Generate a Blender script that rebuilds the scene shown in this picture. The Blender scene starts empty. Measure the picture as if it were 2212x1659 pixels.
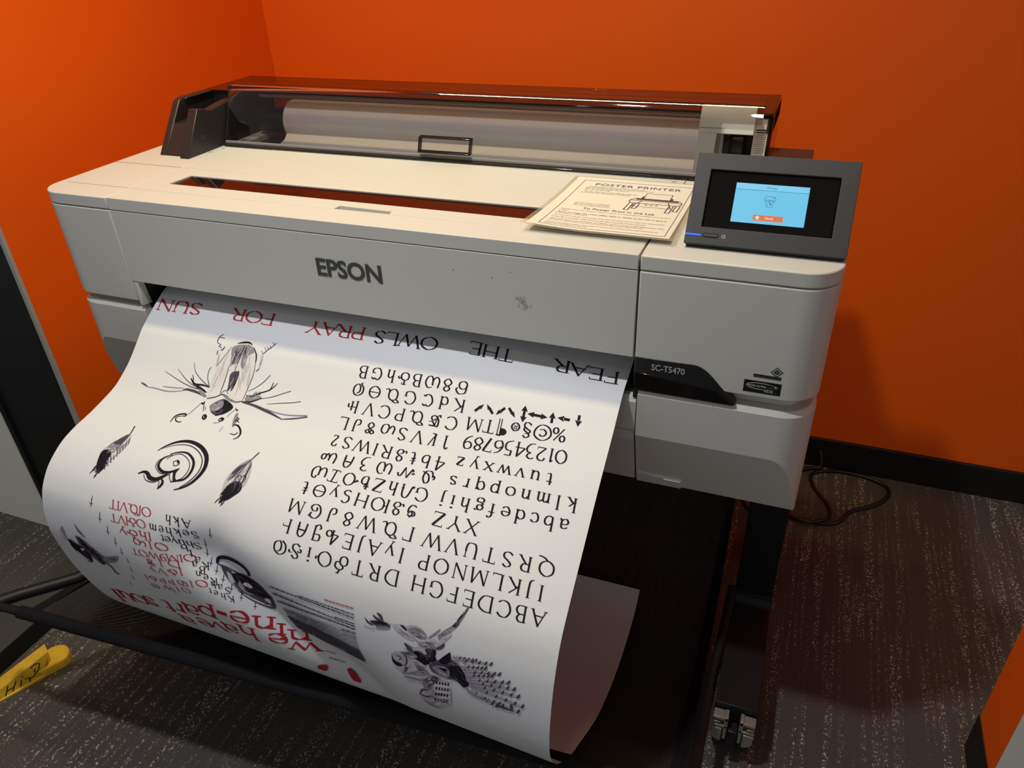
import bpy, bmesh, math, random, bisect
from mathutils import Vector, Matrix

# ------------------------------------------------------------------ camera, world, lights, exposure
sc = bpy.context.scene
COL = sc.collection
CAM = (1.3200325, -0.9513548, 1.4265346)
cam = bpy.data.cameras.new('camera')
cam.sensor_fit = 'HORIZONTAL'; cam.sensor_width = 36.0
cam.lens = 1626.8915/2212*36.0
cam.clip_start = 0.02
cam_o = bpy.data.objects.new('camera', cam); COL.objects.link(cam_o)
def _axes(a, b, c):
    f = Vector((math.sin(a)*math.cos(b), math.cos(a)*math.cos(b), -math.sin(b)))
    r = Vector((math.cos(a), -math.sin(a), 0)); d = f.cross(r)
    return math.cos(c)*r+math.sin(c)*d, -math.sin(c)*r+math.cos(c)*d, f
_r, _d, _f = _axes(-0.38873506, 0.55615108, 0.04145454)
cam_o.matrix_world = Matrix(((_r.x, -_d.x, -_f.x, CAM[0]), (_r.y, -_d.y, -_f.y, CAM[1]), (_r.z, -_d.z, -_f.z, CAM[2]), (0, 0, 0, 1)))
sc.camera = cam_o
sc.view_settings.view_transform = 'Standard'
sc.view_settings.look = 'None'
sc.view_settings.gamma = 1.0
sc.view_settings.exposure = 0.0
sc.view_settings.use_curve_mapping = False

world = bpy.data.worlds.new('room_light'); sc.world = world
world.use_nodes = True
world.node_tree.nodes['Background'].inputs[0].default_value = (0.95, 0.97, 1.0, 1)
world.node_tree.nodes['Background'].inputs[1].default_value = 0.29

def lamp(name, loc, power, color, size, spread=180):
    l = bpy.data.lights.new(name, 'AREA'); l.shape = 'DISK'; l.size = size
    l.energy = power; l.color = color; l.spread = math.radians(spread)
    o = bpy.data.objects.new(name, l); COL.objects.link(o); o.location = loc
    return o
def strip_lamp(name, loc, power, color, sx, sy, spread):
    l = bpy.data.lights.new(name, 'AREA'); l.shape = 'RECTANGLE'; l.size = sx; l.size_y = sy
    l.energy = power; l.color = color; l.spread = math.radians(spread)
    o = bpy.data.objects.new(name, l); COL.objects.link(o); o.location = loc
    return o
strip_lamp('warm_strip_light', (0.54, 0.205, 2.66), 5.0, (1.0, 0.85, 0.42), 1.3, 0.07, 80)
lamp('front_downlight', (0.62, -0.50, 2.66), 22, (0.97, 0.98, 1.0), 0.11)
lamp('room_downlight', (1.10, -1.42, 2.66), 1.2, (0.97, 0.98, 1.0), 0.12)

# ------------------------------------------------------------------ helpers
def tag(o, label=None, cat=None, group=None, kind=None):
    if label: o['label'] = label
    if cat: o['category'] = cat
    if group: o['group'] = group
    if kind: o['kind'] = kind
    return o
def empty(name, loc, label, cat, group=None):
    o = bpy.data.objects.new(name, None); COL.objects.link(o); o.location = loc
    o.empty_display_size = 0.05
    return tag(o, label, cat, group)

class MB:
    def __init__(s): s.v = []; s.f = []; s.m = []; s.sm = []
    def face(s, idx, mi=0, smooth=False): s.f.append(tuple(idx)); s.m.append(mi); s.sm.append(smooth)
    def poly(s, pts, mi=0):
        b = len(s.v); s.v += [tuple(p) for p in pts]; s.face(range(b, b+len(pts)), mi)
    def box(s, x0, x1, y0, y1, z0, z1, mi=0):
        s.prism([(x0, y0), (x1, y0), (x1, y1), (x0, y1)], 'z', z0, z1, mi)
    def prism(s, out, axis, lo, hi, mi=0, smooth=False):
        def P(a, b, t): return (a, b, t) if axis == 'z' else (t, a, b) if axis == 'x' else (a, t, b)
        n = len(out); b = len(s.v)
        s.v += [P(a, c, lo) for a, c in out]+[P(a, c, hi) for a, c in out]
        s.face([b+i for i in range(n)][::-1], mi); s.face([b+n+i for i in range(n)], mi)
        for i in range(n): s.face((b+i, b+(i+1) % n, b+n+(i+1) % n, b+n+i), mi, smooth)
    def loft(s, rings, mi=0, close=True, caps=True, smooth=True):
        b = len(s.v); n = len(rings[0])
        for r in rings: s.v += [tuple(p) for p in r]
        for k in range(len(rings)-1):
            for i in range(n if close else n-1):
                j = (i+1) % n
                s.face((b+k*n+i, b+k*n+j, b+(k+1)*n+j, b+(k+1)*n+i), mi, smooth)
        if caps:
            s.face([b+i for i in range(n)][::-1], mi); s.face([b+(len(rings)-1)*n+i for i in range(n)], mi)
    def tube(s, pts, r, mi=0, n=12, caps=True):
        pts = [Vector(p) for p in pts]; rings = []
        up = Vector((0, 0, 1))
        for i, p in enumerate(pts):
            t = (pts[min(i+1, len(pts)-1)]-pts[max(i-1, 0)]).normalized()
            if i == 0:
                a = t.cross(up)
                if a.length < .05: a = t.cross(Vector((1, 0, 0)))
                a.normalize()
            else:
                a = (a-t*a.dot(t)).normalized()
            c = t.cross(a); rr = r[i] if isinstance(r, (list, tuple)) else r
            rings.append([p+a*math.cos(2*math.pi*k/n)*rr+c*math.sin(2*math.pi*k/n)*rr for k in range(n)])
        s.loft(rings, mi, True, caps)
    def cyl(s, axis, c, r, lo, hi, mi=0, n=32, r2=None):
        r2 = r if r2 is None else r2
        def P(a, b, t): return (a, b, t) if axis == 'z' else (t, a, b) if axis == 'x' else (a, t, b)
        R = []
        for t, q in ((lo, r), (hi, r2)):
            R.append([P(c[0]+q*math.cos(2*math.pi*k/n), c[1]+q*math.sin(2*math.pi*k/n), t) for k in range(n)])
        s.loft(R, mi)
    def grid(s, fn, nu, nv, mi=0, smooth=True):
        b = len(s.v)
        for i in range(nu+1):
            for j in range(nv+1): s.v.append(tuple(fn(i/nu, j/nv)))
        for i in range(nu):
            for j in range(nv):
                s.face((b+i*(nv+1)+j, b+(i+1)*(nv+1)+j, b+(i+1)*(nv+1)+j+1, b+i*(nv+1)+j+1), mi, smooth)
    def add(s, verts, faces, mi=0):
        b = len(s.v); s.v += [tuple(v) for v in verts]
        for f in faces: s.face([b+i for i in f], mi)
    def build(s, name, mats, parent=None, bevel=0, segs=2, angle=35, matrix=None, fix=True):
        me = bpy.data.meshes.new(name)
        me.from_pydata([tuple(v) for v in s.v], [], s.f)
        if not isinstance(mats, (list, tuple)): mats = [mats]
        for m in mats: me.materials.append(m)
        me.polygons.foreach_set('material_index', s.m)
        me.polygons.foreach_set('use_smooth', s.sm)
        if matrix is not None: me.transform(matrix)
        if fix:
            bm = bmesh.new(); bm.from_mesh(me); bmesh.ops.recalc_face_normals(bm, faces=bm.faces); bm.to_mesh(me); bm.free()
        me.update()
        o = bpy.data.objects.new(name, me); COL.objects.link(o)
        if parent:
            o.parent = parent
            p = Vector((0, 0, 0)); q = parent
            while q: p += q.location; q = q.parent
            me.transform(Matrix.Translation(-p)); me.update()
        if bevel:
            md = o.modifiers.new('bevel', 'BEVEL'); md.width = bevel; md.segments = segs
            md.limit_method = 'ANGLE'; md.angle_limit = math.radians(angle); md.harden_normals = False
        return o

def smooth_angle(o, deg=40):
    me = o.data
    me.polygons.foreach_set('use_smooth', [True]*len(me.polygons))
    me.set_sharp_from_angle(angle=math.radians(deg))

# ------------------------------------------------------------------ materials (all node based)
def mat(name, col, rough=.5, metal=0, spec=.5, noise=0, nscale=400, bump=0, coat=0, emit=None, estr=0):
    m = bpy.data.materials.new(name); m.use_nodes = True
    nt = m.node_tree; b = nt.nodes['Principled BSDF']
    b.inputs['Base Color'].default_value = (*col, 1); b.inputs['Roughness'].default_value = rough
    b.inputs['Metallic'].default_value = metal; b.inputs['Specular IOR Level'].default_value = spec
    b.inputs['Coat Weight'].default_value = coat
    if emit: b.inputs['Emission Color'].default_value = (*emit, 1); b.inputs['Emission Strength'].default_value = estr
    if noise or bump:
        tc = nt.nodes.new('ShaderNodeTexCoord'); n = nt.nodes.new('ShaderNodeTexNoise')
        n.inputs['Scale'].default_value = nscale; n.inputs['Detail'].default_value = 3
        nt.links.new(tc.outputs['Object'], n.inputs['Vector'])
        if noise:
            mx = nt.nodes.new('ShaderNodeMix'); mx.data_type = 'RGBA'
            mx.inputs[6].default_value = (*[c*(1-noise) for c in col], 1); mx.inputs[7].default_value = (*[min(1, c*(1+noise)) for c in col], 1)
            nt.links.new(n.outputs['Fac'], mx.inputs[0]); nt.links.new(mx.outputs[2], b.inputs['Base Color'])
        if bump:
            bp = nt.nodes.new('ShaderNodeBump'); bp.inputs['Strength'].default_value = bump; bp.inputs['Distance'].default_value = .0005
            nt.links.new(n.outputs['Fac'], bp.inputs['Height']); nt.links.new(bp.outputs['Normal'], b.inputs['Normal'])
    return m
def srgb(r, g, b):
    return tuple(((c/255)/12.92 if c/255 <= .04045 else ((c/255+.055)/1.055)**2.4) for c in (r, g, b))

M_WHITE = mat('white_plastic', (.615, .605, .555), .42, noise=.01, nscale=900, bump=.05)
M_INNER = mat('dark_gap_plastic', (.02, .02, .02), .6)
M_GREY = mat('grey_plastic', (.36, .36, .35), .45, bump=.03)
M_BLACK = mat('black_plastic', (.012, .012, .012), .38, bump=.12, nscale=1500)
M_CAP = mat('charcoal_cap_plastic', (.022, .020, .018), .36, bump=.1, nscale=1500)
M_PANEL = mat('panel_charcoal', (.028, .028, .029), .50, bump=.35, nscale=2200)
M_STEEL = mat('black_powder_coat', (.007, .007, .008), .50, spec=.35, bump=.1, nscale=1200)
M_GLOSS = mat('gloss_black', (.004, .004, .004), .04, spec=.5)
M_WINDOW = mat('smoked_window', (.006, .004, .004), .03, spec=.9)
M_LOGO = mat('logo_grey', (.060, .062, .066), .4)
M_TEXTLT = mat('light_print', (.50, .50, .49), .5)
M_TEXTDIM = mat('dim_print', (.11, .12, .10), .5)
M_STICK = mat('sticker_black', (.006, .006, .008), .35)
M_SMUDGE = mat('smudge', (.42, .41, .38), .6, noise=.15, nscale=300)
M_BLACKINK = mat('ink_black', (.012, .010, .016), .7, spec=.12)
M_DARKINK = mat('ink_dark', (.075, .062, .092), .7, spec=.12)
M_MIDINK = mat('ink_mid', (.26, .235, .29), .7, spec=.12)
M_LIGHTINK = mat('ink_light', (.50, .475, .51), .7, spec=.12)
M_PALEINK = mat('ink_pale', (.70, .68, .69), .7, spec=.12)
M_REDINK = mat('ink_red', (.40, .022, .035), .7, spec=.15)
M_PAPER = mat('poster_paper', (.70, .715, .74), .55, noise=.008, nscale=60)
M_ROLL = mat('roll_paper', (.82, .80, .77), .55)
M_CREAM = mat('cream_ledge_and_reflection', (.74, .70, .58), .5)
M_LEVER = mat('lever_grey', (.85, .79, .72), .38)
M_YELLOW = mat('yellow_rubber', (.72, .42, .018), .55, noise=.22, nscale=60, bump=.3)
M_MARKER = mat('marker_ink', (.02, .012, .006), .5)
M_CORD = mat('cord_black', (.010, .009, .009), .35)
M_BASE = mat('baseboard_black', (.006, .006, .006), .5)
M_TRIM = mat('pale_trim', (.42, .40, .37), .5)
M_GREYWALL = mat('grey_paint', (.80, .78, .70), .7, noise=.02, nscale=80)
M_CEIL = mat('ceiling_paint', (.75, .74, .72), .9, noise=.02, nscale=40)
M_BOX = mat('dark_box_grey', (.050, .047, .040), .55, noise=.1, nscale=60)
M_BOXSIDE = mat('box_side_black', (.006, .006, .006), .6)
M_CASTER = mat('caster_grey', (.30, .275, .23), .38, metal=.35, bump=.1)
M_LED = mat('blue_led', (.02, .08, .6), .4, emit=srgb(20, 90, 255), estr=1.0)
M_SCREEN = mat('screen_blue', (.02, .02, .02), .3, emit=srgb(106, 200, 236), estr=.92)
M_SCREENHI = mat('screen_header', (.02, .02, .02), .3, emit=srgb(122, 205, 240), estr=.95)
M_SCREENLN = mat('screen_line', (.02, .02, .02), .3, emit=srgb(40, 120, 180), estr=.8)
M_SCREENBTN = mat('screen_button', (.02, .02, .02), .3, emit=srgb(222, 112, 48), estr=.95)
M_SCREENRED = mat('screen_button_edge', (.02, .02, .02), .3, emit=srgb(228, 110, 95), estr=.95)
M_SCREENWH = mat('screen_white', (.02, .02, .02), .3, emit=srgb(235, 225, 220), estr=.95)
M_SIGN = mat('sign_paper', (.76, .74, .64), .5, spec=.2, coat=.22)
M_SIGN.node_tree.nodes['Principled BSDF'].inputs['Coat Roughness'].default_value = .02
M_SIGNINK = mat('sign_ink', (.07, .035, .07), .5)
M_SIGNFINE = mat('sign_fine_ink', (.17, .12, .11), .5)
M_SIGNDK = mat('sign_dark_fill', (.10, .035, .045), .5)

def wall_orange():
    m = mat('orange_paint', (.94, .128, .002), .55, spec=.3); nt = m.node_tree; b = nt.nodes['Principled BSDF']
    tc = nt.nodes.new('ShaderNodeTexCoord'); n = nt.nodes.new('ShaderNodeTexNoise'); n.inputs['Scale'].default_value = 260; n.inputs['Detail'].default_value = 4
    nt.links.new(tc.outputs['Object'], n.inputs['Vector'])
    bp = nt.nodes.new('ShaderNodeBump'); bp.inputs['Strength'].default_value = .12; bp.inputs['Distance'].default_value = .001
    nt.links.new(n.outputs['Fac'], bp.inputs['Height']); nt.links.new(bp.outputs['Normal'], b.inputs['Normal'])
    return m
M_ORANGE = wall_orange()

def carpet():
    m = bpy.data.materials.new('carpet'); m.use_nodes = True; nt = m.node_tree; N = nt.nodes; L = nt.links
    b = N['Principled BSDF']; b.inputs['Roughness'].default_value = .95; b.inputs['Specular IOR Level'].default_value = .1
    tc = N.new('ShaderNodeTexCoord')
    def mapped(sx, sy, sz=1):
        mp = N.new('ShaderNodeMapping'); mp.inputs['Scale'].default_value = (sx, sy, sz); L.new(tc.outputs['Object'], mp.inputs['Vector']); return mp
    def noise(mp, scale, detail=2):
        n = N.new('ShaderNodeTexNoise'); n.inputs['Scale'].default_value = scale; n.inputs['Detail'].default_value = detail; L.new(mp.outputs[0], n.inputs['Vector']); return n
    def ramp(src, a, c):
        r = N.new('ShaderNodeValToRGB'); r.color_ramp.elements[0].position = a; r.color_ramp.elements[1].position = c; L.new(src, r.inputs[0]); return r
    def mul(a, c):
        q = N.new('ShaderNodeMath'); q.operation = 'MULTIPLY'; L.new(a, q.inputs[0]); L.new(c, q.inputs[1]); return q
    lines = ramp(noise(mapped(1, .035), 74, 2).outputs['Fac'], .49, .57)       # yarn rows running front to back
    breaks = ramp(noise(mapped(1, .30), 9, 2).outputs['Fac'], .26, .56)
    vor = N.new('ShaderNodeTexVoronoi'); vor.inputs['Scale'].default_value = 250; L.new(mapped(1, .75).outputs[0], vor.inputs['Vector'])
    dots = ramp(vor.outputs['Distance'], .30, .52); dots.color_ramp.elements[0].color = (1, 1, 1, 1); dots.color_ramp.elements[1].color = (0, 0, 0, 1)
    dn = ramp(noise(mapped(1, 1), 160, 1).outputs['Fac'], .42, .60)
    yarn = mul(mul(lines.outputs[0], breaks.outputs[0]).outputs[0], mul(dots.outputs[0], dn.outputs[0]).outputs[0])
    base = N.new('ShaderNodeMix'); base.data_type = 'RGBA'
    base.inputs[6].default_value = (.045, .039, .035, 1); base.inputs[7].default_value = (.135, .118, .104, 1)
    L.new(noise(mapped(1, .6), 420, 2).outputs['Fac'], base.inputs[0])
    mx = N.new('ShaderNodeMix'); mx.data_type = 'RGBA'; mx.inputs[7].default_value = (.62, .55, .47, 1)
    L.new(base.outputs[2], mx.inputs[6]); L.new(yarn.outputs[0], mx.inputs[0]); L.new(mx.outputs[2], b.inputs['Base Color'])
    bp = N.new('ShaderNodeBump'); bp.inputs['Strength'].default_value = .6; bp.inputs['Distance'].default_value = .003
    L.new(noise(mapped(1, 1), 500, 2).outputs['Fac'], bp.inputs['Height']); L.new(bp.outputs['Normal'], b.inputs['Normal'])
    return m
M_CARPET = carpet()

def see_through(name, tint, fac, gloss_rough, gloss_col=(1, 1, 1), ior=1.5):
    m = bpy.data.materials.new(name); m.use_nodes = True; nt = m.node_tree; N = nt.nodes; L = nt.links
    N.remove(N['Principled BSDF']); out = N['Material Output']
    t = N.new('ShaderNodeBsdfTransparent'); t.inputs[0].default_value = (*tint, 1)
    g = N.new('ShaderNodeBsdfGlossy'); g.inputs['Roughness'].default_value = gloss_rough; g.inputs[0].default_value = (*gloss_col, 1)
    fr = N.new('ShaderNodeFresnel'); fr.inputs['IOR'].default_value = ior
    mx = N.new('ShaderNodeMixShader'); L.new(fr.outputs[0], mx.inputs[0]); L.new(t.outputs[0], mx.inputs[1]); L.new(g.outputs[0], mx.inputs[2])
    if fac:
        d = N.new('ShaderNodeBsdfDiffuse'); d.inputs[0].default_value = (*fac, 1)
        m2 = N.new('ShaderNodeMixShader'); m2.inputs[0].default_value = .12
        L.new(mx.outputs[0], m2.inputs[1]); L.new(d.outputs[0], m2.inputs[2]); L.new(m2.outputs[0], out.inputs[0])
    else: L.new(mx.outputs[0], out.inputs[0])
    return m
M_COVER = see_through('smoked_clear_plastic', (.80, .775, .76), None, .03, ior=1.45)
M_HOOD = see_through('smoked_hood_plastic', (.52, .42, .38), None, .04, ior=1.5)
M_SEAM = mat('seam_shadow_line', (.10, .085, .075), .7)
M_HANDLE = see_through('handle_clear_plastic', (.16, .15, .15), (.1, .1, .1), .05, ior=1.5)
M_LAMIN = see_through('laminate_film', (.94, .92, .86), (.8, .76, .64), .08, ior=1.4)

def mesh_fabric():
    m = bpy.data.materials.new('mesh_fabric'); m.use_nodes = True; nt = m.node_tree; N = nt.nodes; L = nt.links
    b = N['Principled BSDF']; b.inputs['Base Color'].default_value = (.012, .012, .014, 1); b.inputs['Roughness'].default_value = .8
    out = N['Material Output']; tc = N.new('ShaderNodeTexCoord')
    w = N.new('ShaderNodeTexWave'); w.inputs['Scale'].default_value = 60; w.bands_direction = 'X'; w.inputs['Distortion'].default_value = 0
    L.new(tc.outputs['Object'], w.inputs['Vector'])
    mr = N.new('ShaderNodeMapRange'); mr.inputs[1].default_value = 0; mr.inputs[2].default_value = 1; mr.inputs[3].default_value = .0; mr.inputs[4].default_value = .17
    L.new(w.outputs['Fac'], mr.inputs[0])
    t = N.new('ShaderNodeBsdfTransparent'); mx = N.new('ShaderNodeMixShader')
    L.new(mr.outputs[0], mx.inputs[0]); L.new(b.outputs[0], mx.inputs[1]); L.new(t.outputs[0], mx.inputs[2]); L.new(mx.outputs[0], out.inputs[0])
    return m
M_FABRIC = mesh_fabric()
M_HEM = mat('hem_fabric', (.007, .007, .009), .85, spec=.2, bump=.6, nscale=700)

# sans lettering from Blender's own built-in font, as flat faces
def lettering(txt, size=1.0, bold=0.0, spacing=1.0):
    cu = bpy.data.curves.new('lettering', 'FONT'); cu.body = txt; cu.size = size; cu.offset = bold; cu.space_character = spacing
    cu.resolution_u = 3
    o = bpy.data.objects.new('lettering', cu); COL.objects.link(o)
    dg = bpy.context.evaluated_depsgraph_get(); dg.update()
    me = bpy.data.meshes.new_from_object(o.evaluated_get(dg))
    vs = [v.co.copy() for v in me.vertices]; fs = [tuple(p.vertices) for p in me.polygons]
    bpy.data.objects.remove(o); bpy.data.curves.remove(cu); bpy.data.meshes.remove(me)
    return vs, fs
def letter_fit(mb, mi, txt, fn, x0, y0, w=None, h=None, bold=0.0, spacing=1.0):
    # scale so the text is w wide (and, if given, h tall); fn maps (a, b) to 3D
    vs, fs = lettering(txt, 1.0, bold, spacing)
    if not vs: return
    xa = min(v.x for v in vs); xb = max(v.x for v in vs); ya = min(v.y for v in vs); yb = max(v.y for v in vs)
    kx = w/(xb-xa) if w else h/(yb-ya); ky = h/(yb-ya) if h else kx
    oy = ya if h else 0
    mb.add([fn(x0+(v.x-xa)*kx, y0+(v.y-oy)*ky) for v in vs], fs, mi)

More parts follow.
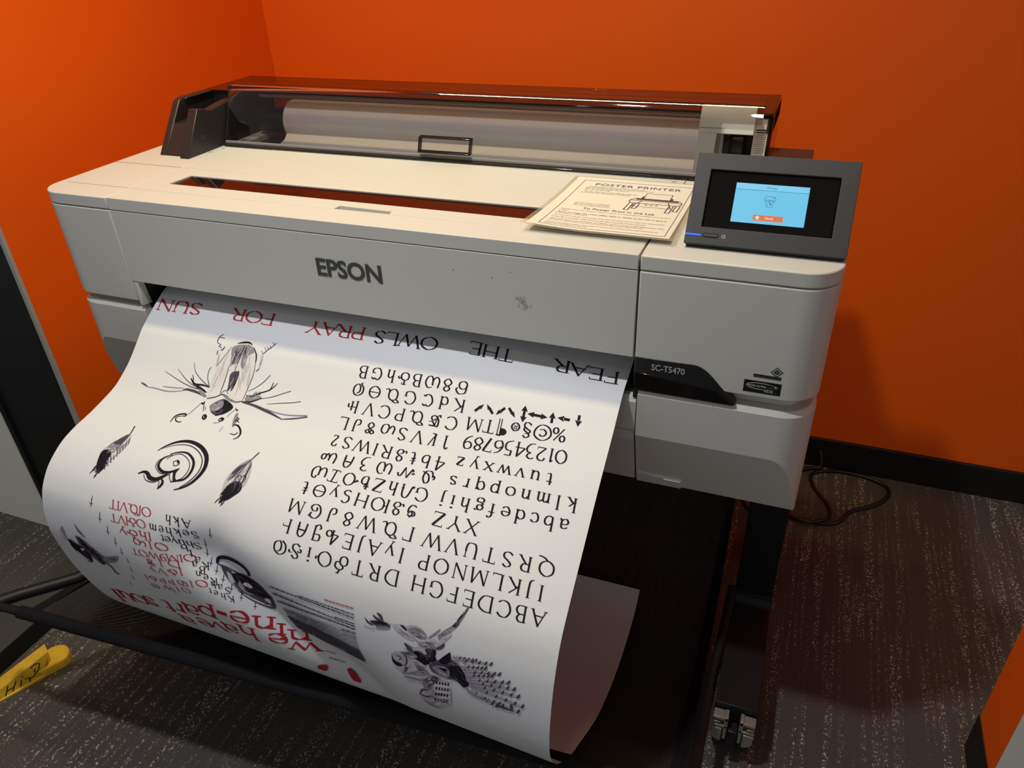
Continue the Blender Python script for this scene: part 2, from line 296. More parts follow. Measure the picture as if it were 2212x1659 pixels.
# ------------------------------------------------------------------ stroke lettering for the poster: advance | strokes on a 70-unit cap height
GLY = {
'A':'60|l<.6 3 0 30 70|l> 28 70 58 0|l.6 14 25 47 25','B':'48|l<> 10 0 10 70|c 10 70 32 69 40 54 30 39 12 37|c 12 37 36 36 46 19 36 2 10 0',
'C':'64|c 60 57 44 70 20 67 6 38 18 6 42 0 60 12','D':'66|l<> 10 0 10 70|c 10 70 38 69 60 54 62 30 44 3 10 0','E':'54|l<> 10 0 10 70|l> 10 70 46 70|l 10 37 40 37|l> 10 0 50 0',
'F':'50|l<> 10 0 10 70|l> 10 70 46 70|l 10 36 38 36','G':'66|c 58 58 42 70 20 67 6 38 18 6 42 0 58 8|l> 58 6 58 30','H':'68|l<> 10 0 10 70|l<> 58 0 58 70|l 10 37 58 37','I':'20|l<> 10 0 10 70',
'J':'22|c< 14 70 14 20 10 -6 -4 -14','K':'56|l<> 10 0 10 70|l>.6 48 70 12 34|l> 20 42 54 0','L':'52|l<> 10 0 10 70|l> 10 0 50 0','M':'78|l<.6 6 0 12 70|l 12 70 40 6|l.6 40 6 66 70|l> 66 70 72 0',
'N':'66|l<.6 10 0 10 70|l 10 70 56 0|l>.6 56 0 56 70','O':'70|o 35 70 62 52 62 18 35 0 8 18 8 52','P':'50|l<> 10 0 10 70|c 10 70 38 68 46 52 36 34 12 34','Q':'76|o 35 70 62 52 62 18 35 0 8 18 8 52|c 34 2 52 -12 76 -16',
'R':'54|l<> 10 0 10 70|c 10 70 36 68 43 53 34 37 12 37|l> 24 37 54 0','S':'50|c 43 60 28 70 12 62 12 50 26 38 42 26 42 8 24 0 6 10','T':'56|l> 28 70 28 0|l<> 2 70 54 70','U':'62|c< 10 70 10 24 18 3 34 0 48 4 54 24 54 44|l>.6 54 24 54 70',
'V':'60|l< 4 70 30 0|l>.6 30 0 56 70','W':'86|l< 2 70 22 0|l.6 22 0 42 66|l 42 66 62 0|l>.6 62 0 84 70','X':'58|l<> 4 70 54 0|l<>.6 4 0 54 70','Y':'60|l< 4 70 30 34|l<.6 56 70 30 34|l> 30 34 30 0','Z':'58|l< 8 70 52 70|l1.3 52 70 6 0|l> 6 0 54 0',
'a':'44|c 8 36 18 44 32 42 35 30 35 8 42 0|c 35 26 14 24 6 12 14 0 26 2 35 12','b':'46|l< 10 70 10 2|c 10 30 24 44 40 38 42 16 28 0 10 4','c':'42|c 38 36 26 44 10 38 6 20 14 2 28 0 38 8','d':'46|l<> 38 70 38 0|c 38 32 24 44 8 36 6 16 18 0 38 8',
'e':'44|c 8 24 24 24 39 26 36 40 22 45 8 36 6 18 16 1 28 0 40 10','f':'34|c 38 64 28 70 18 60 18 40 18 4|l> 18 20 18 0|l 6 42 34 42','g':'46|o 20 44 32 36 32 24 20 17 8 24 8 36|c 14 18 8 10 20 5 36 2 34 -14 18 -18 6 -10 10 2|c 30 40 38 46 44 42',
'h':'48|l<> 10 70 10 0|c 10 30 24 44 36 38 37 24 37 8|l> 37 14 37 0','i':'20|l<> 10 44 10 0|l1.5 10 60 10 67','j':'20|c< 12 44 12 0 8 -14 -4 -18|l1.5 12 60 12 67','k':'46|l<> 10 70 10 0|l>.7 34 44 12 20|l> 18 26 40 0','l':'20|l<> 10 70 10 0',
'm':'68|l<> 10 44 10 0|c 10 32 22 44 32 38 33 24 33 8|l> 33 14 33 0|c 33 32 45 44 55 38 56 24 56 8|l> 56 14 56 0','n':'48|l<> 10 44 10 0|c 10 30 24 44 36 38 37 24 37 8|l> 37 14 37 0','o':'46|o 22 44 40 34 40 10 22 0 5 10 5 34',
'p':'48|l<> 10 44 10 -20|c 10 32 24 44 40 38 42 16 28 0 10 8','q':'48|l<> 38 44 38 -20|c 38 32 24 44 8 36 6 16 18 0 38 10','r':'34|l<> 10 44 10 0|c 10 28 18 42 30 42','s':'36|c 30 38 20 44 9 40 9 30 20 23 32 16 31 4 18 0 6 6','t':'34|c 14 58 14 14 18 1 32 4|l 4 42 30 42',
'u':'50|c< 10 44 10 14 16 2 28 2 38 14|l<> 38 44 38 0','v':'40|l< 2 44 20 0|l>.6 20 0 38 44','w':'60|l< 2 44 16 0|l.6 16 0 30 42|l 30 42 44 0|l>.6 44 0 58 44','x':'44|l<> 4 44 40 0|l<>.6 4 0 40 44','y':'44|l< 4 44 22 0|l>.6 40 44 14 -20','z':'40|l< 6 44 36 44|l1.2 36 44 6 0|l> 6 0 38 0',
'0':'54|o 27 70 48 52 48 18 27 0 6 18 6 52','1':'24|l> 12 70 12 0|l.7 12 70 2 60','2':'50|c 8 54 18 70 38 66 42 48 26 24 8 2|l> 8 2 46 2','3':'48|c 8 62 22 70 38 62 36 48 22 38|c 22 38 40 34 44 14 28 -8 8 -12','4':'54|l 38 70 4 20|l 4 20 50 20|l> 38 70 38 -8','5':'46|l 14 70 42 70|l 14 70 12 42|c 12 42 32 42 42 26 36 2 8 -12',
'6':'50|c 44 70 22 58 8 30 14 4 28 0 44 10 44 32 28 42 12 30','7':'48|l< 6 68 46 68|l1.2 46 68 18 -6','8':'50|o 25 70 40 58 25 40 10 54|o 25 40 44 20 25 0 6 20','9':'50|c 8 -4 30 10 43 36 38 64 24 70 8 60 8 40 24 30 40 40',
'-':'30|l1.4 4 22 26 22','_':'22|',
'ov':'60|o 22 44 38 34 38 10 22 0 6 10 6 34|c 36 30 56 32 60 54 40 66 22 56 24 44|l> 34 66 46 84','Ou':'80|o 35 70 62 52 62 18 35 0 8 18 8 52|c 64 40 72 32 80 36 76 44','Sg':'56|c 48 58 34 70 18 64 18 50 32 38 46 26 46 8 28 0 12 10|c 22 34 6 36 4 24 14 22|c 46 44 62 46 62 34',
'OO':'70|c 26 2 6 20 6 52 32 70 60 54 62 20 40 6 28 22 30 48 46 58','4o':'70|l 34 70 6 20|l 6 20 40 20|l> 34 70 34 0|o 52 34 64 26 64 12 52 4 40 12 40 26','Pj':'52|l<> 36 0 36 70|c 36 70 8 66 8 40 36 40|c 36 0 20 -10 8 4 16 12','Ah':'56|c> 6 0 10 44 26 70 44 58 46 20|l 46 30 46 0|l.8 10 36 46 36',
'Fr':'50|l<> 16 0 16 70|l> 16 36 48 36','Gm':'48|l<> 10 0 10 70|l> 10 70 46 70','Lo':'76|o 32 66 54 50 54 16 32 0 12 16 12 50|c 10 58 -2 72 22 74 34 62|c 54 24 62 4 78 10','Pm':'44|c< 36 70 36 20 28 0 10 2 8 22 22 32','Ge':'64|c 58 56 42 70 20 67 6 38 18 6 42 0 58 16 46 34 28 30 30 14|l 50 44 60 66',
'Q9':'50|c 44 52 30 60 12 52 14 36 30 32 42 44 44 20 30 0 10 6|c 30 32 22 48 34 66','8s':'56|o 30 70 42 60 42 46 30 38 18 46 18 60|c 30 38 48 24 40 4 22 4 20 20 36 26|c 20 12 6 6 2 18','IO':'90|l<> 8 0 8 70|l 8 36 24 36|o 54 70 80 52 80 18 54 0 28 18 28 52',
'5c':'48|c 44 60 26 68 10 52 14 30 32 24 42 10 26 -4 10 2','th':'66|o 33 68 58 50 58 18 33 0 8 18 8 50|l 8 35 58 35','tt':'40|c 18 70 18 20 24 2 38 6|l 4 46 34 52|l.7 8 32 30 38','Un':'56|c> 4 4 14 50 26 70 44 60 48 20|l> 48 30 48 0|c 4 4 -2 10 -4 0','Qh':'54|l< 14 70 14 4|c 14 34 30 46 44 34 40 8 22 0 14 6|l.8 2 54 28 58|l.8 6 44 28 48',
'Ow':'80|o 42 70 66 52 66 18 42 0 18 18 18 52|c 16 36 8 44 2 32 -6 38','Te':'60|l<> 4 70 56 70|l1 34 70 26 0|l<> 6 0 48 0','Wv':'84|c 4 52 6 10 22 0 38 20 40 50|c 40 50 42 8 58 0 76 24 70 60 54 68 48 52','Oo':'66|c 6 30 16 0 44 4 52 40 38 68 22 54 30 20 60 8|c 4 20 -4 30 4 42','Ws':'76|c 2 20 8 8 14 20|l 14 20 30 60|l.6 30 60 44 4|c 44 4 58 50 70 56 76 40|c 8 30 0 34 -4 26',
'Wc':'76|c 6 60 2 20 18 0 34 20 34 50|c 34 30 44 2 64 6 72 40 56 66 36 60','Wo':'80|c 6 62 2 20 16 2 32 16 36 50|c 36 30 46 10 56 26|o 66 50 76 40 76 24 66 16 56 24 56 40','1s':'34|l> 20 60 20 0|c 20 60 12 72 2 62','Vz':'50|l< 14 66 14 0|l>.7 42 70 14 4|l 14 0 32 0','wo':'78|c 6 46 2 14 16 0 30 20|c 30 20 40 -2 64 4 68 36 52 50 36 40 34 20','oo':'56|o 16 66 26 56 16 46 6 56|o 40 66 50 56 40 46 30 56|c 16 46 32 36 44 20 30 2 14 16 26 36 40 46',
'2l':'40|c 6 56 14 70 30 66 30 50 14 20|l> 12 6 34 6|l 14 20 12 6','%':'64|l.7 52 70 10 0|o 14 70 24 62 24 46 14 38 4 46 4 62|o 48 32 58 24 58 8 48 0 38 8 38 24','copy':'84|o 40 76 72 60 78 34 64 4 40 -8 12 4 0 34 10 60|c 54 46 40 54 26 44 24 28 38 16 54 22','sect':'44|c 38 62 24 72 10 62 14 48 34 34 36 22 24 16|c 30 52 12 44 8 32 26 22 38 10 34 -8 18 -10 6 0',
'reg':'40|o 20 42 36 30 36 10 20 -2 4 10 4 30|l.5 14 10 14 32|c.5 14 32 26 28 24 20 14 20|l.5 18 20 27 10','para':'54|l.6 36 76 36 -14|l.6 48 76 48 -14|f 34 76 16 73 4 62 4 48 14 38 34 36|l1 30 76 52 76',
'Qp':'66|l.8 10 66 56 66|c 10 66 12 30 34 8 50 20 40 36 26 26|c 26 66 40 44 60 46|l.8 26 66 20 10|c 20 10 8 2 4 14','Kh':'60|l<> 14 0 14 70|l 14 36 46 36|l> 40 58 40 6|c 40 36 58 40 60 20','Cs':'66|c 58 58 46 66 40 60 24 66 8 40 20 6 42 2 48 12 58 8','Oi':'66|c 12 10 4 22 6 50 30 68 54 54 54 18 34 2 22 18 22 44 36 56|c 12 10 20 -4 10 -8',
'6o':'62|o 26 44 44 34 44 10 26 0 8 10 8 34|c 8 24 10 62 40 72 58 52 52 40','oh':'58|o 24 46 42 36 42 12 24 2 6 12 6 36|l> 14 70 36 70|l 24 70 22 46|c 42 30 52 40 60 28','Gs':'64|c 58 58 46 66 40 60 22 66 8 38 20 4 44 2 56 14 54 30|l 40 30 60 30',
'ad':'50|l1.5 22 60 22 30|f 22 2 6 34 22 28 38 34','au':'50|l1.5 22 0 22 30|f 22 62 6 28 22 34 38 28','ar':'60|l1.5 6 30 34 30|f 64 30 32 46 38 30 32 14','ah':'84|l1.5 16 30 68 30|f -6 30 26 46 20 30 26 14|f 90 30 58 46 64 30 58 14','av':'50|l1.5 22 10 22 52|f 22 -16 6 16 22 10 38 16|f 22 76 6 44 22 50 38 44',
'ase':'44|l1.5 4 50 24 26|f 42 4 32 36 26 26 14 24','ane':'44|l1.5 4 10 24 34|f 42 56 32 24 26 34 14 36','asw':'44|l1.5 40 50 20 26|f 2 4 12 36 18 26 30 24','anw':'44|l1.5 40 10 20 34|f 2 56 12 24 18 34 30 36',
'dag':'40|f 20 84 14 20 20 16 26 20|l1.4 4 16 36 24|l1.6 20 18 20 -8',
}

# ------------------------------------------------------------------ the poster's curved sheet: (y, z) profiles of its two long edges
PX0, PW = 0.2, 0.914
EDGE_L = [(.115,.860),(.080,.8535),(.0438,.8407),(.0243,.8318),(-.0313,.7967),(-.0542,.777),(-.0848,.750),(-.1127,.7315),(-.1384,.719),(-.1904,.7055),(-.2335,.6975),(-.2657,.687),(-.2982,.6665),(-.3187,.6439),(-.330,.6240),(-.3388,.5949),(-.3430,.5643),(-.3420,.535),(-.3365,.4885),(-.3285,.4450),(-.316,.3963),(-.2990,.3460),(-.270,.292),(-.225,.236),(-.170,.186),(-.105,.145),(-.035,.112),(.045,.090),(.125,.085),(.20,.095),(.26,.115)]
EDGE_R = [(.115,.850),(.080,.8430),(.0407,.8285),(-.0106,.8110),(-.0655,.7750),(-.1207,.7415),(-.1562,.7190),(-.2092,.6830),(-.2834,.6316),(-.3178,.6020),(-.3430,.5600),(-.3590,.5120),(-.3660,.4700),(-.3650,.4280),(-.3500,.3850),(-.3230,.3420),(-.2886,.3012),(-.2559,.2666),(-.2012,.2215),(-.1466,.1770),(-.0932,.1380),(-.0292,.1060),(.0393,.0824),(.1087,.0700),(.18,.0700),(.2314,.0800),(.2713,.1062)]
def _cr(p, n=12):
    out = []
    for i in range(len(p)-1):
        a, b, c, d = p[max(i-1,0)], p[i], p[i+1], p[min(i+2,len(p)-1)]
        for k in range(n):
            t = k/n
            out.append(tuple(.5*(2*b[j]+(c[j]-a[j])*t+(2*a[j]-5*b[j]+4*c[j]-d[j])*t*t+(3*b[j]-a[j]-3*c[j]+d[j])*t**3) for j in range(len(b))))
    out.append(tuple(p[-1])); return out
def _table(p):
    q = _cr(p); s = [0.0]
    for a, b in zip(q, q[1:]): s.append(s[-1]+math.hypot(b[0]-a[0], b[1]-a[1]))
    return q, s
_TL, _TR = _table(EDGE_L), _table(EDGE_R)
SLEN = min(_TL[1][-1], _TR[1][-1])
def _at(T, s):
    q, ss = T; s = min(max(s, 0), ss[-1])
    i = min(max(bisect.bisect_right(ss, s)-1, 0), len(ss)-2)
    t = (s-ss[i])/(ss[i+1]-ss[i]+1e-12)
    return q[i][0]+(q[i+1][0]-q[i][0])*t, q[i][1]+(q[i+1][1]-q[i][1])*t
def _ss(a, b, x):
    t = min(max((x-a)/(b-a), 0), 1); return t*t*(3-2*t)
def _base(X, s):
    u = X/PW
    k = math.exp(-(s/.26)**2)
    w = u*(1-k)+k*_ss(.62, .98, u)
    f = s/SLEN
    a, b = _at(_TL, f*_TL[1][-1]), _at(_TR, f*_TR[1][-1])
    return a[0]+(b[0]-a[0])*w, a[1]+(b[1]-a[1])*w
DENT = (.295, .525, .60, .72, .028)   # crease line start (X,s), end (X,s), depth
def paper(X, s, off=0.0):
    e = 1e-3
    y, z = _base(X, s); y0, z0 = _base(X, s-e); y1, z1 = _base(X, s+e)
    ty, tz = y1-y0, z1-z0; l = math.hypot(ty, tz)+1e-12
    ny, nz = tz/l, -ty/l          # outward (printed) side
    xa, sa, xb, sb, dep = DENT
    dx, ds = xb-xa, sb-sa; L = math.hypot(dx, ds)
    t = ((X-xa)*dx+(s-sa)*ds)/L/L; d = ((X-xa)*ds-(s-sa)*dx)/L   # d>0 to the right/up of the crease
    g = _ss(-.12, .12, t)*(1-_ss(.85, 1.25, t))
    h = math.exp(-(d/.040)**2) if d < 0 else math.exp(-(d/.062)**2)
    n = off-dep*g*h
    # a soft bump along the upper edge where the sheet leaves the slot
    return (PX0+X, y+ny*n, z+nz*n)

# ------------------------------------------------------------------ ink on the poster in sheet coordinates (0.1 mm)
INK = [[1,4,2079,1707,2193,1626,2392,1585,2560,1653,2656,1782,2714,1961,2728,2123,2728,2336,2744,2527,2719,2655,2537,2616,2364,2549,2346,2356,2350,2188,2219,2138,2171,2123,2133,1938],
[0,4,3,22,3,2574,2019,2604,2125,2620,2231],
[0,3,3,33,3,2529,2209,2550,2340,2601,2471],
[0,4,3,30,3,2229,1729,2219,1870,2287,2010],
[0,3,3,26,3,2422,2152,2526,2373,2551,2600],
[0,3,3,21,3,2490,1884,2515,2014,2546,2143],
[0,3,3,32,3,2453,1810,2525,2075,2570,2339],
[0,4,3,21,3,2143,1826,2157,1952,2196,2077],
[0,3,3,22,3,2293,1789,2288,2005,2384,2218],
[0,3,3,26,3,2490,1967,2490,2113,2554,2258],
[0,3,3,14,3,2447,1839,2550,2063,2545,2287],
[0,3,3,33,3,2484,1715,2550,1889,2555,2062],
[0,3,3,19,3,2643,2128,2656,2258,2707,2388],
[0,3,3,16,3,2475,2020,2479,2219,2572,2417],
[0,3,3,34,3,2616,1983,2678,2203,2722,2424],
[0,3,3,16,3,2565,2030,2558,2201,2645,2371],
[0,3,3,17,3,2518,1973,2587,2157,2603,2342],
[0,3,3,22,3,2429,1997,2534,2220,2540,2447],
[0,4,3,31,3,2538,1652,2523,1876,2632,2097],
[0,4,3,30,3,2377,1920,2466,2113,2464,2307],
[0,3,3,28,3,2470,1717,2582,1982,2581,2246],
[1,4,1919,2117,2018,1860,2097,1716,2187,2096,2202,2285,2242,2622,2063,2694,1981,2672,1941,2478],
[0,3,3,29,3,1992,2068,1980,2309,1990,2553],
[0,3,3,19,3,2080,2222,2039,2389,2087,2571],
[0,3,3,21,3,2005,2316,2035,2487,2022,2650],
[0,4,3,29,3,2049,1975,2011,2158,2031,2351],
[0,4,3,22,3,2147,2155,2157,2389,2155,2621],
[0,3,3,20,3,2025,1994,2057,2232,2011,2456],
[0,3,3,21,3,2054,1864,2068,2067,2029,2259],
[0,3,3,24,3,2072,1807,2071,1947,2051,2083],
[0,3,3,27,3,2051,2014,2068,2157,2036,2290],
[0,4,3,14,3,1968,2157,2001,2315,1965,2461],
[0,4,3,17,3,2017,2165,2051,2305,2013,2432],
[0,3,3,33,3,2083,1767,2054,1983,2051,2203],
[0,4,3,27,3,1995,2292,2029,2424,2003,2545],
[0,3,3,17,3,2086,2106,2097,2324,2085,2537],
[0,4,3,15,3,2050,1921,2026,2017,2037,2119],
[0,3,3,17,3,2028,2089,2038,2217,2018,2340],
[0,3,3,16,3,2143,2087,2146,2301,2139,2514],
[0,3,3,25,3,2062,2303,2041,2409,2068,2523],
[0,3,3,30,3,2041,2217,2023,2406,2051,2602],
[0,4,3,25,3,2027,2309,1997,2426,2036,2554],
[1,2,2123,1712,2349,1638,2346,1785,2354,1973,2232,2041,2213,2092,2153,1887],
[0,1,3,30,3,2324,1753,2320,1838,2295,1919],
[0,3,3,33,3,2286,1753,2283,1837,2259,1916],
[0,1,3,33,3,2247,1713,2224,1790,2220,1870],
[0,1,3,34,3,2261,1905,2240,1967,2241,2034],
[0,1,3,15,3,2229,1711,2210,1766,2211,1826],
[0,3,3,24,3,2210,1815,2214,1902,2183,1981],
[0,1,3,28,3,2246,1765,2234,1851,2217,1935],
[0,1,3,29,3,2300,1709,2276,1807,2267,1909],
[0,1,3,32,3,2257,1834,2233,1894,2237,1960],
[1,2,2374,1633,2517,1648,2600,1744,2500,1831,2489,2069,2411,2011,2367,1805],
[0,1,3,27,3,2391,1685,2400,1759,2380,1827],
[0,3,3,26,3,2463,1877,2466,1926,2455,1972],
[0,3,3,28,3,2502,1664,2475,1753,2488,1848],
[0,1,3,30,3,2426,1741,2422,1786,2417,1830],
[0,1,3,24,3,2422,1752,2423,1798,2412,1842],
[0,1,3,14,3,2426,1772,2422,1815,2417,1858],
[0,1,3,33,3,2412,1663,2403,1727,2404,1791],
[1,1,2273,2201,2381,2135,2404,2250,2404,2419,2365,2524,2308,2363],
[0,2,3,16,3,2382,2223,2368,2281,2385,2344],
[0,2,3,31,3,2368,2317,2361,2371,2374,2428],
[0,0,3,35,3,2385,2194,2392,2236,2385,2276],
[1,1,2386,2146,2451,2170,2452,2459,2414,2490],
[0,0,3,25,3,2424,2300,2436,2370,2433,2437],
[0,0,10,20,13,2356,1624,2349,1760,2348,1926],
[0,1,13,13,10,2345,1951,2334,2214,2342,2430,2346,2515],
[0,0,10,40,10,2186,1639,2291,1602,2405,1583,2500,1613],
[0,0,10,26,13,2548,1655,2642,1761,2679,1849,2695,1929],
[0,1,10,13,6,2695,1929,2737,2145,2738,2358,2743,2576,2737,2663],
[0,1,7,13,13,2097,1716,2027,1883,1960,2050,1927,2116],
[0,1,10,17,10,2181,2049,2204,2260,2228,2500,2235,2586],
[0,0,13,20,13,2030,2733,2187,2670,2285,2601,2402,2617,2543,2676,2677,2675,2741,2645],
[0,1,10,13,10,2251,2590,2318,2513,2399,2572],
[0,2,20,46,20,2316,2608,2482,2663,2659,2691],
[1,1,2176,2836,2275,2728,2409,2677,2630,2783,2559,2927,2422,3003,2301,2984,2210,2909],
[0,0,3,26,3,2232,2916,2267,2891,2310,2873],
[0,0,3,36,3,2251,2896,2322,2853,2400,2817],
[0,0,3,24,3,2340,2797,2376,2776,2415,2759],
[0,0,3,33,3,2372,2897,2432,2849,2512,2823],
[0,0,3,32,3,2354,2952,2386,2929,2424,2912],
[0,0,3,26,3,2427,2821,2458,2792,2506,2782],
[0,0,3,28,3,2410,2942,2495,2903,2570,2855],
[0,0,3,31,3,2337,2942,2401,2920,2448,2881],
[0,0,3,31,3,2375,2769,2426,2736,2486,2715],
[1,0,2385,2682,2628,2771,2583,2882,2466,2988,2384,3007,2445,2833],
[0,0,3,16,3,2450,2890,2440,2924,2424,2955],
[0,1,3,35,3,2457,2845,2443,2924,2399,2987],
[0,0,3,21,3,2526,2826,2496,2878,2478,2936],
[0,0,3,24,3,2498,2752,2456,2817,2431,2890],
[0,0,3,31,3,2467,2807,2447,2846,2430,2888],
[0,1,3,24,3,2492,2870,2458,2923,2446,2986],
[1,2,2188,2834,2281,2739,2391,2718,2421,2838,2324,2938,2237,2930],
[0,3,3,28,3,2266,2822,2284,2779,2325,2750],
[0,1,3,36,3,2254,2795,2288,2772,2303,2736],
[0,3,3,28,3,2328,2920,2350,2873,2388,2836],
[0,1,14,48,21,1989,2708,1792,2658,1555,2639,1460,2669],
[0,2,11,21,11,1467,2681,1167,2751,871,2742,699,2749],
[0,1,14,29,11,509,2692,603,2714,696,2744],
[0,2,10,17,14,1006,2678,1227,2662,1452,2632],
[0,1,17,14,7,1891,2588,1637,2585,1313,2517,892,2389],
[0,1,17,14,7,1929,2606,1777,2584,1468,2489,1136,2297],
[0,1,17,13,7,1959,2512,1739,2415,1528,2279,1435,2125],
[0,1,17,13,7,1953,2501,1839,2348,1806,2208,1833,2143],
[0,0,10,41,17,1978,2521,1814,2502,1655,2518,1578,2482,1501,2420],
[0,0,7,17,7,1578,2482,1559,2422,1496,2346],
[0,0,10,47,10,1661,2530,1764,2561,1866,2593,1967,2624],
[0,2,17,68,14,1994,2695,1867,2643,1770,2573],
[0,1,6,13,13,2770,2449,2903,2341,3006,2216,3073,2093],
[0,1,6,13,13,3079,2537,3278,2463,3442,2373,3587,2296],
[0,1,6,12,12,3246,2606,3497,2541,3725,2486,3857,2442],
[0,0,16,22,9,2774,2534,2925,2493,3048,2422,3172,2352,3239,2269,3276,2204],
[0,0,9,16,6,3172,2352,3190,2278,3192,2203],
[0,0,13,10,3,2896,2503,2912,2452,2925,2425],
[0,0,13,10,3,2932,2496,2949,2445,2962,2419],
[0,0,13,10,3,2976,2488,2992,2437,3005,2411],
[0,0,13,10,3,3017,2481,3033,2429,3047,2403],
[1,2,2780,2545,2949,2488,3092,2510,2983,2604,2809,2625],
[0,1,3,32,3,2832,2535,2901,2529,2954,2499],
[0,3,3,15,3,2897,2545,2957,2540,3004,2514],
[0,0,13,26,10,2767,2645,2893,2633,2977,2593,3098,2521],
[0,1,25,51,13,2749,2661,2995,2675,3255,2721,3429,2758,3666,2819],
[0,1,12,25,18,3662,2812,3863,2762,4103,2683],
[0,2,12,19,25,3267,2694,3488,2723,3741,2720,4077,2665],
[0,2,15,15,15,4072,2655,4107,2690],
[0,1,10,19,10,2759,2071,2795,2042,2798,1971,2795,1830],
[0,3,26,45,26,2804,2017,2799,1876,2773,1740],
[0,1,7,16,10,2724,1687,2785,1737,2828,1682,2870,1626,2922,1568,2963,1498],
[0,1,13,10,3,2811,1668,2780,1634,2759,1612],
[0,1,13,10,3,2856,1648,2824,1614,2803,1593],
[0,1,13,10,3,2904,1621,2872,1586,2851,1565],
[0,1,13,10,3,2929,1549,2896,1514,2875,1492],
[0,1,7,20,7,1843,1908,1839,1865,1836,1823],
[0,3,20,46,20,1888,1881,1910,1998,1919,2117],
[0,1,10,20,10,1952,1732,1934,1790,1888,1814],
[0,1,7,21,7,1826,1505,1760,1568,1753,1647,1786,1704],
[0,1,10,10,10,1780,1693,1862,1717,1819,1748,1897,1765],
[0,1,7,14,7,1767,1580,1821,1576,1880,1582],
[0,2,14,14,7,1971,2839,1927,2957,1894,3063,1852,3138],
[0,0,11,32,11,1654,3338,1652,3221,1709,3150,1817,3110,1849,3145,1780,3170],
[0,0,11,21,11,1775,3171,1699,3209,1726,3274,1807,3297,1856,3271],
[0,0,17,34,14,1971,2826,2020,2842,2023,2790],
[0,1,14,17,7,2042,2851,2080,2924,2117,2984],
[0,1,7,14,7,2094,2880,2138,2952],
[0,0,21,31,21,2163,3057,2206,3042,2246,3080,2240,3128,2191,3112,2168,3064],
[1,0,2190,3065,2221,3044,2244,3088,2223,3105],
[0,0,14,24,14,2510,3074,2536,3032,2591,3036,2584,3084,2533,3096,2512,3076],
[1,0,2529,3050,2581,3033,2576,3072],
[0,2,7,14,7,2451,3162,2517,3141,2566,3115],
[0,2,10,13,7,2704,2818,2653,2907,2629,2992],
[0,1,13,26,16,2691,2796,2746,2835,2747,2809],
[1,2,2756,2924,2786,2865,2847,2983,2863,3087,2826,3122,2783,3025],
[0,1,3,32,3,2831,2980,2834,3020,2852,3063],
[0,0,10,20,10,2821,2962,2873,2977,2863,3019,2920,3041],
[0,0,10,33,10,2849,3157,2864,3108,2942,3108,3036,3180,3081,3262,3063,3332,3014,3375],
[0,1,10,20,7,3018,3224,2981,3286,2881,3283],
[0,3,17,17,17,2679,3184,2674,3293],
[1,3,1119,3757,1025,3873,946,4007,878,4158,878,4305,924,4456,972,4556,1077,4441,1177,4231,1237,4063,1220,3876],
[0,4,3,32,3,1074,3957,1029,4086,1014,4225],
[0,4,3,26,3,1121,4031,1120,4123,1080,4198],
[0,4,3,23,3,1194,3955,1198,4080,1145,4179],
[0,4,3,23,3,1147,3815,1174,3983,1100,4106],
[0,2,3,17,3,1193,3867,1200,3986,1156,4083],
[0,2,3,30,3,1043,4018,1008,4133,984,4252],
[0,4,3,28,3,1145,4078,1145,4173,1097,4248],
[0,4,3,35,3,1046,3866,998,3957,1013,4073],
[0,4,3,24,3,1160,4110,1090,4231,1069,4372],
[0,2,3,14,3,1101,4269,1054,4378,1005,4488],
[0,2,3,24,3,1031,4098,943,4221,937,4378],
[0,2,3,17,3,1219,3942,1186,4033,1180,4134],
[0,4,3,17,3,987,4136,942,4249,908,4365],
[0,2,3,19,3,1114,3839,1100,4003,1058,4153],
[0,2,3,26,3,1020,4069,1008,4220,935,4345],
[0,4,3,18,3,1168,4078,1125,4212,1082,4345],
[0,2,3,30,3,1188,3959,1157,4057,1145,4161],
[0,4,3,30,3,1053,4124,1002,4291,931,4451],
[0,2,3,20,3,1044,4166,983,4303,935,4447],
[0,2,3,20,3,1132,3951,1132,4060,1092,4151],
[1,2,1108,3760,1023,3902,946,4007,929,4119,1064,4083,1125,3958],
[0,3,3,18,3,1084,3921,1069,3968,1041,4007],
[0,3,3,35,3,1047,3919,996,3991,968,4073],
[0,3,3,27,3,1107,3906,1090,3947,1068,3985],
[0,1,3,16,3,1004,3947,962,3991,951,4052],
[1,1,1073,3800,998,3937,987,4023,1121,3987,1138,3811],
[0,2,4,29,4,1086,3827,1048,3868,1037,3925],
[0,0,3,15,3,1063,3852,1046,3892,1023,3930],
[1,0,977,4145,880,4196,892,4325,937,4475,984,4508,1062,4376,1078,4207],
[0,0,3,14,3,978,4151,962,4235,976,4325],
[0,0,3,13,3,968,4183,964,4261,963,4338],
[0,0,3,15,3,969,4242,971,4287,964,4331],
[0,0,3,29,3,1004,4175,1025,4251,1001,4315],
[0,0,3,31,3,949,4272,945,4335,939,4398],
[1,0,1068,4305,1005,4413,996,4528,989,4563,1064,4421],
[0,0,3,21,3,1038,4431,1016,4488,997,4547],
[0,1,17,17,24,966,4568,1068,4305,1117,4015,1128,3800,1073,3581],
[0,1,7,17,7,1191,3841,1221,3904,1252,3964],
[0,1,7,17,7,1183,3917,1218,3979,1242,4032],
[0,1,7,17,7,1174,3991,1213,4053,1230,4099],
[0,1,7,16,7,1163,4064,1206,4126,1216,4164],
[0,1,6,16,6,1149,4136,1195,4197,1199,4227],
[0,1,6,16,6,1131,4205,1180,4266,1178,4290],
[0,1,6,15,6,1110,4274,1162,4333,1155,4351],
[0,1,6,15,6,1086,4340,1142,4400,1130,4412],
[0,1,6,15,6,1060,4407,1119,4467,1104,4472],
[0,0,12,12,3,985,4302,994,4439,978,4543],
[0,0,12,12,3,997,4285,1005,4422,990,4523],
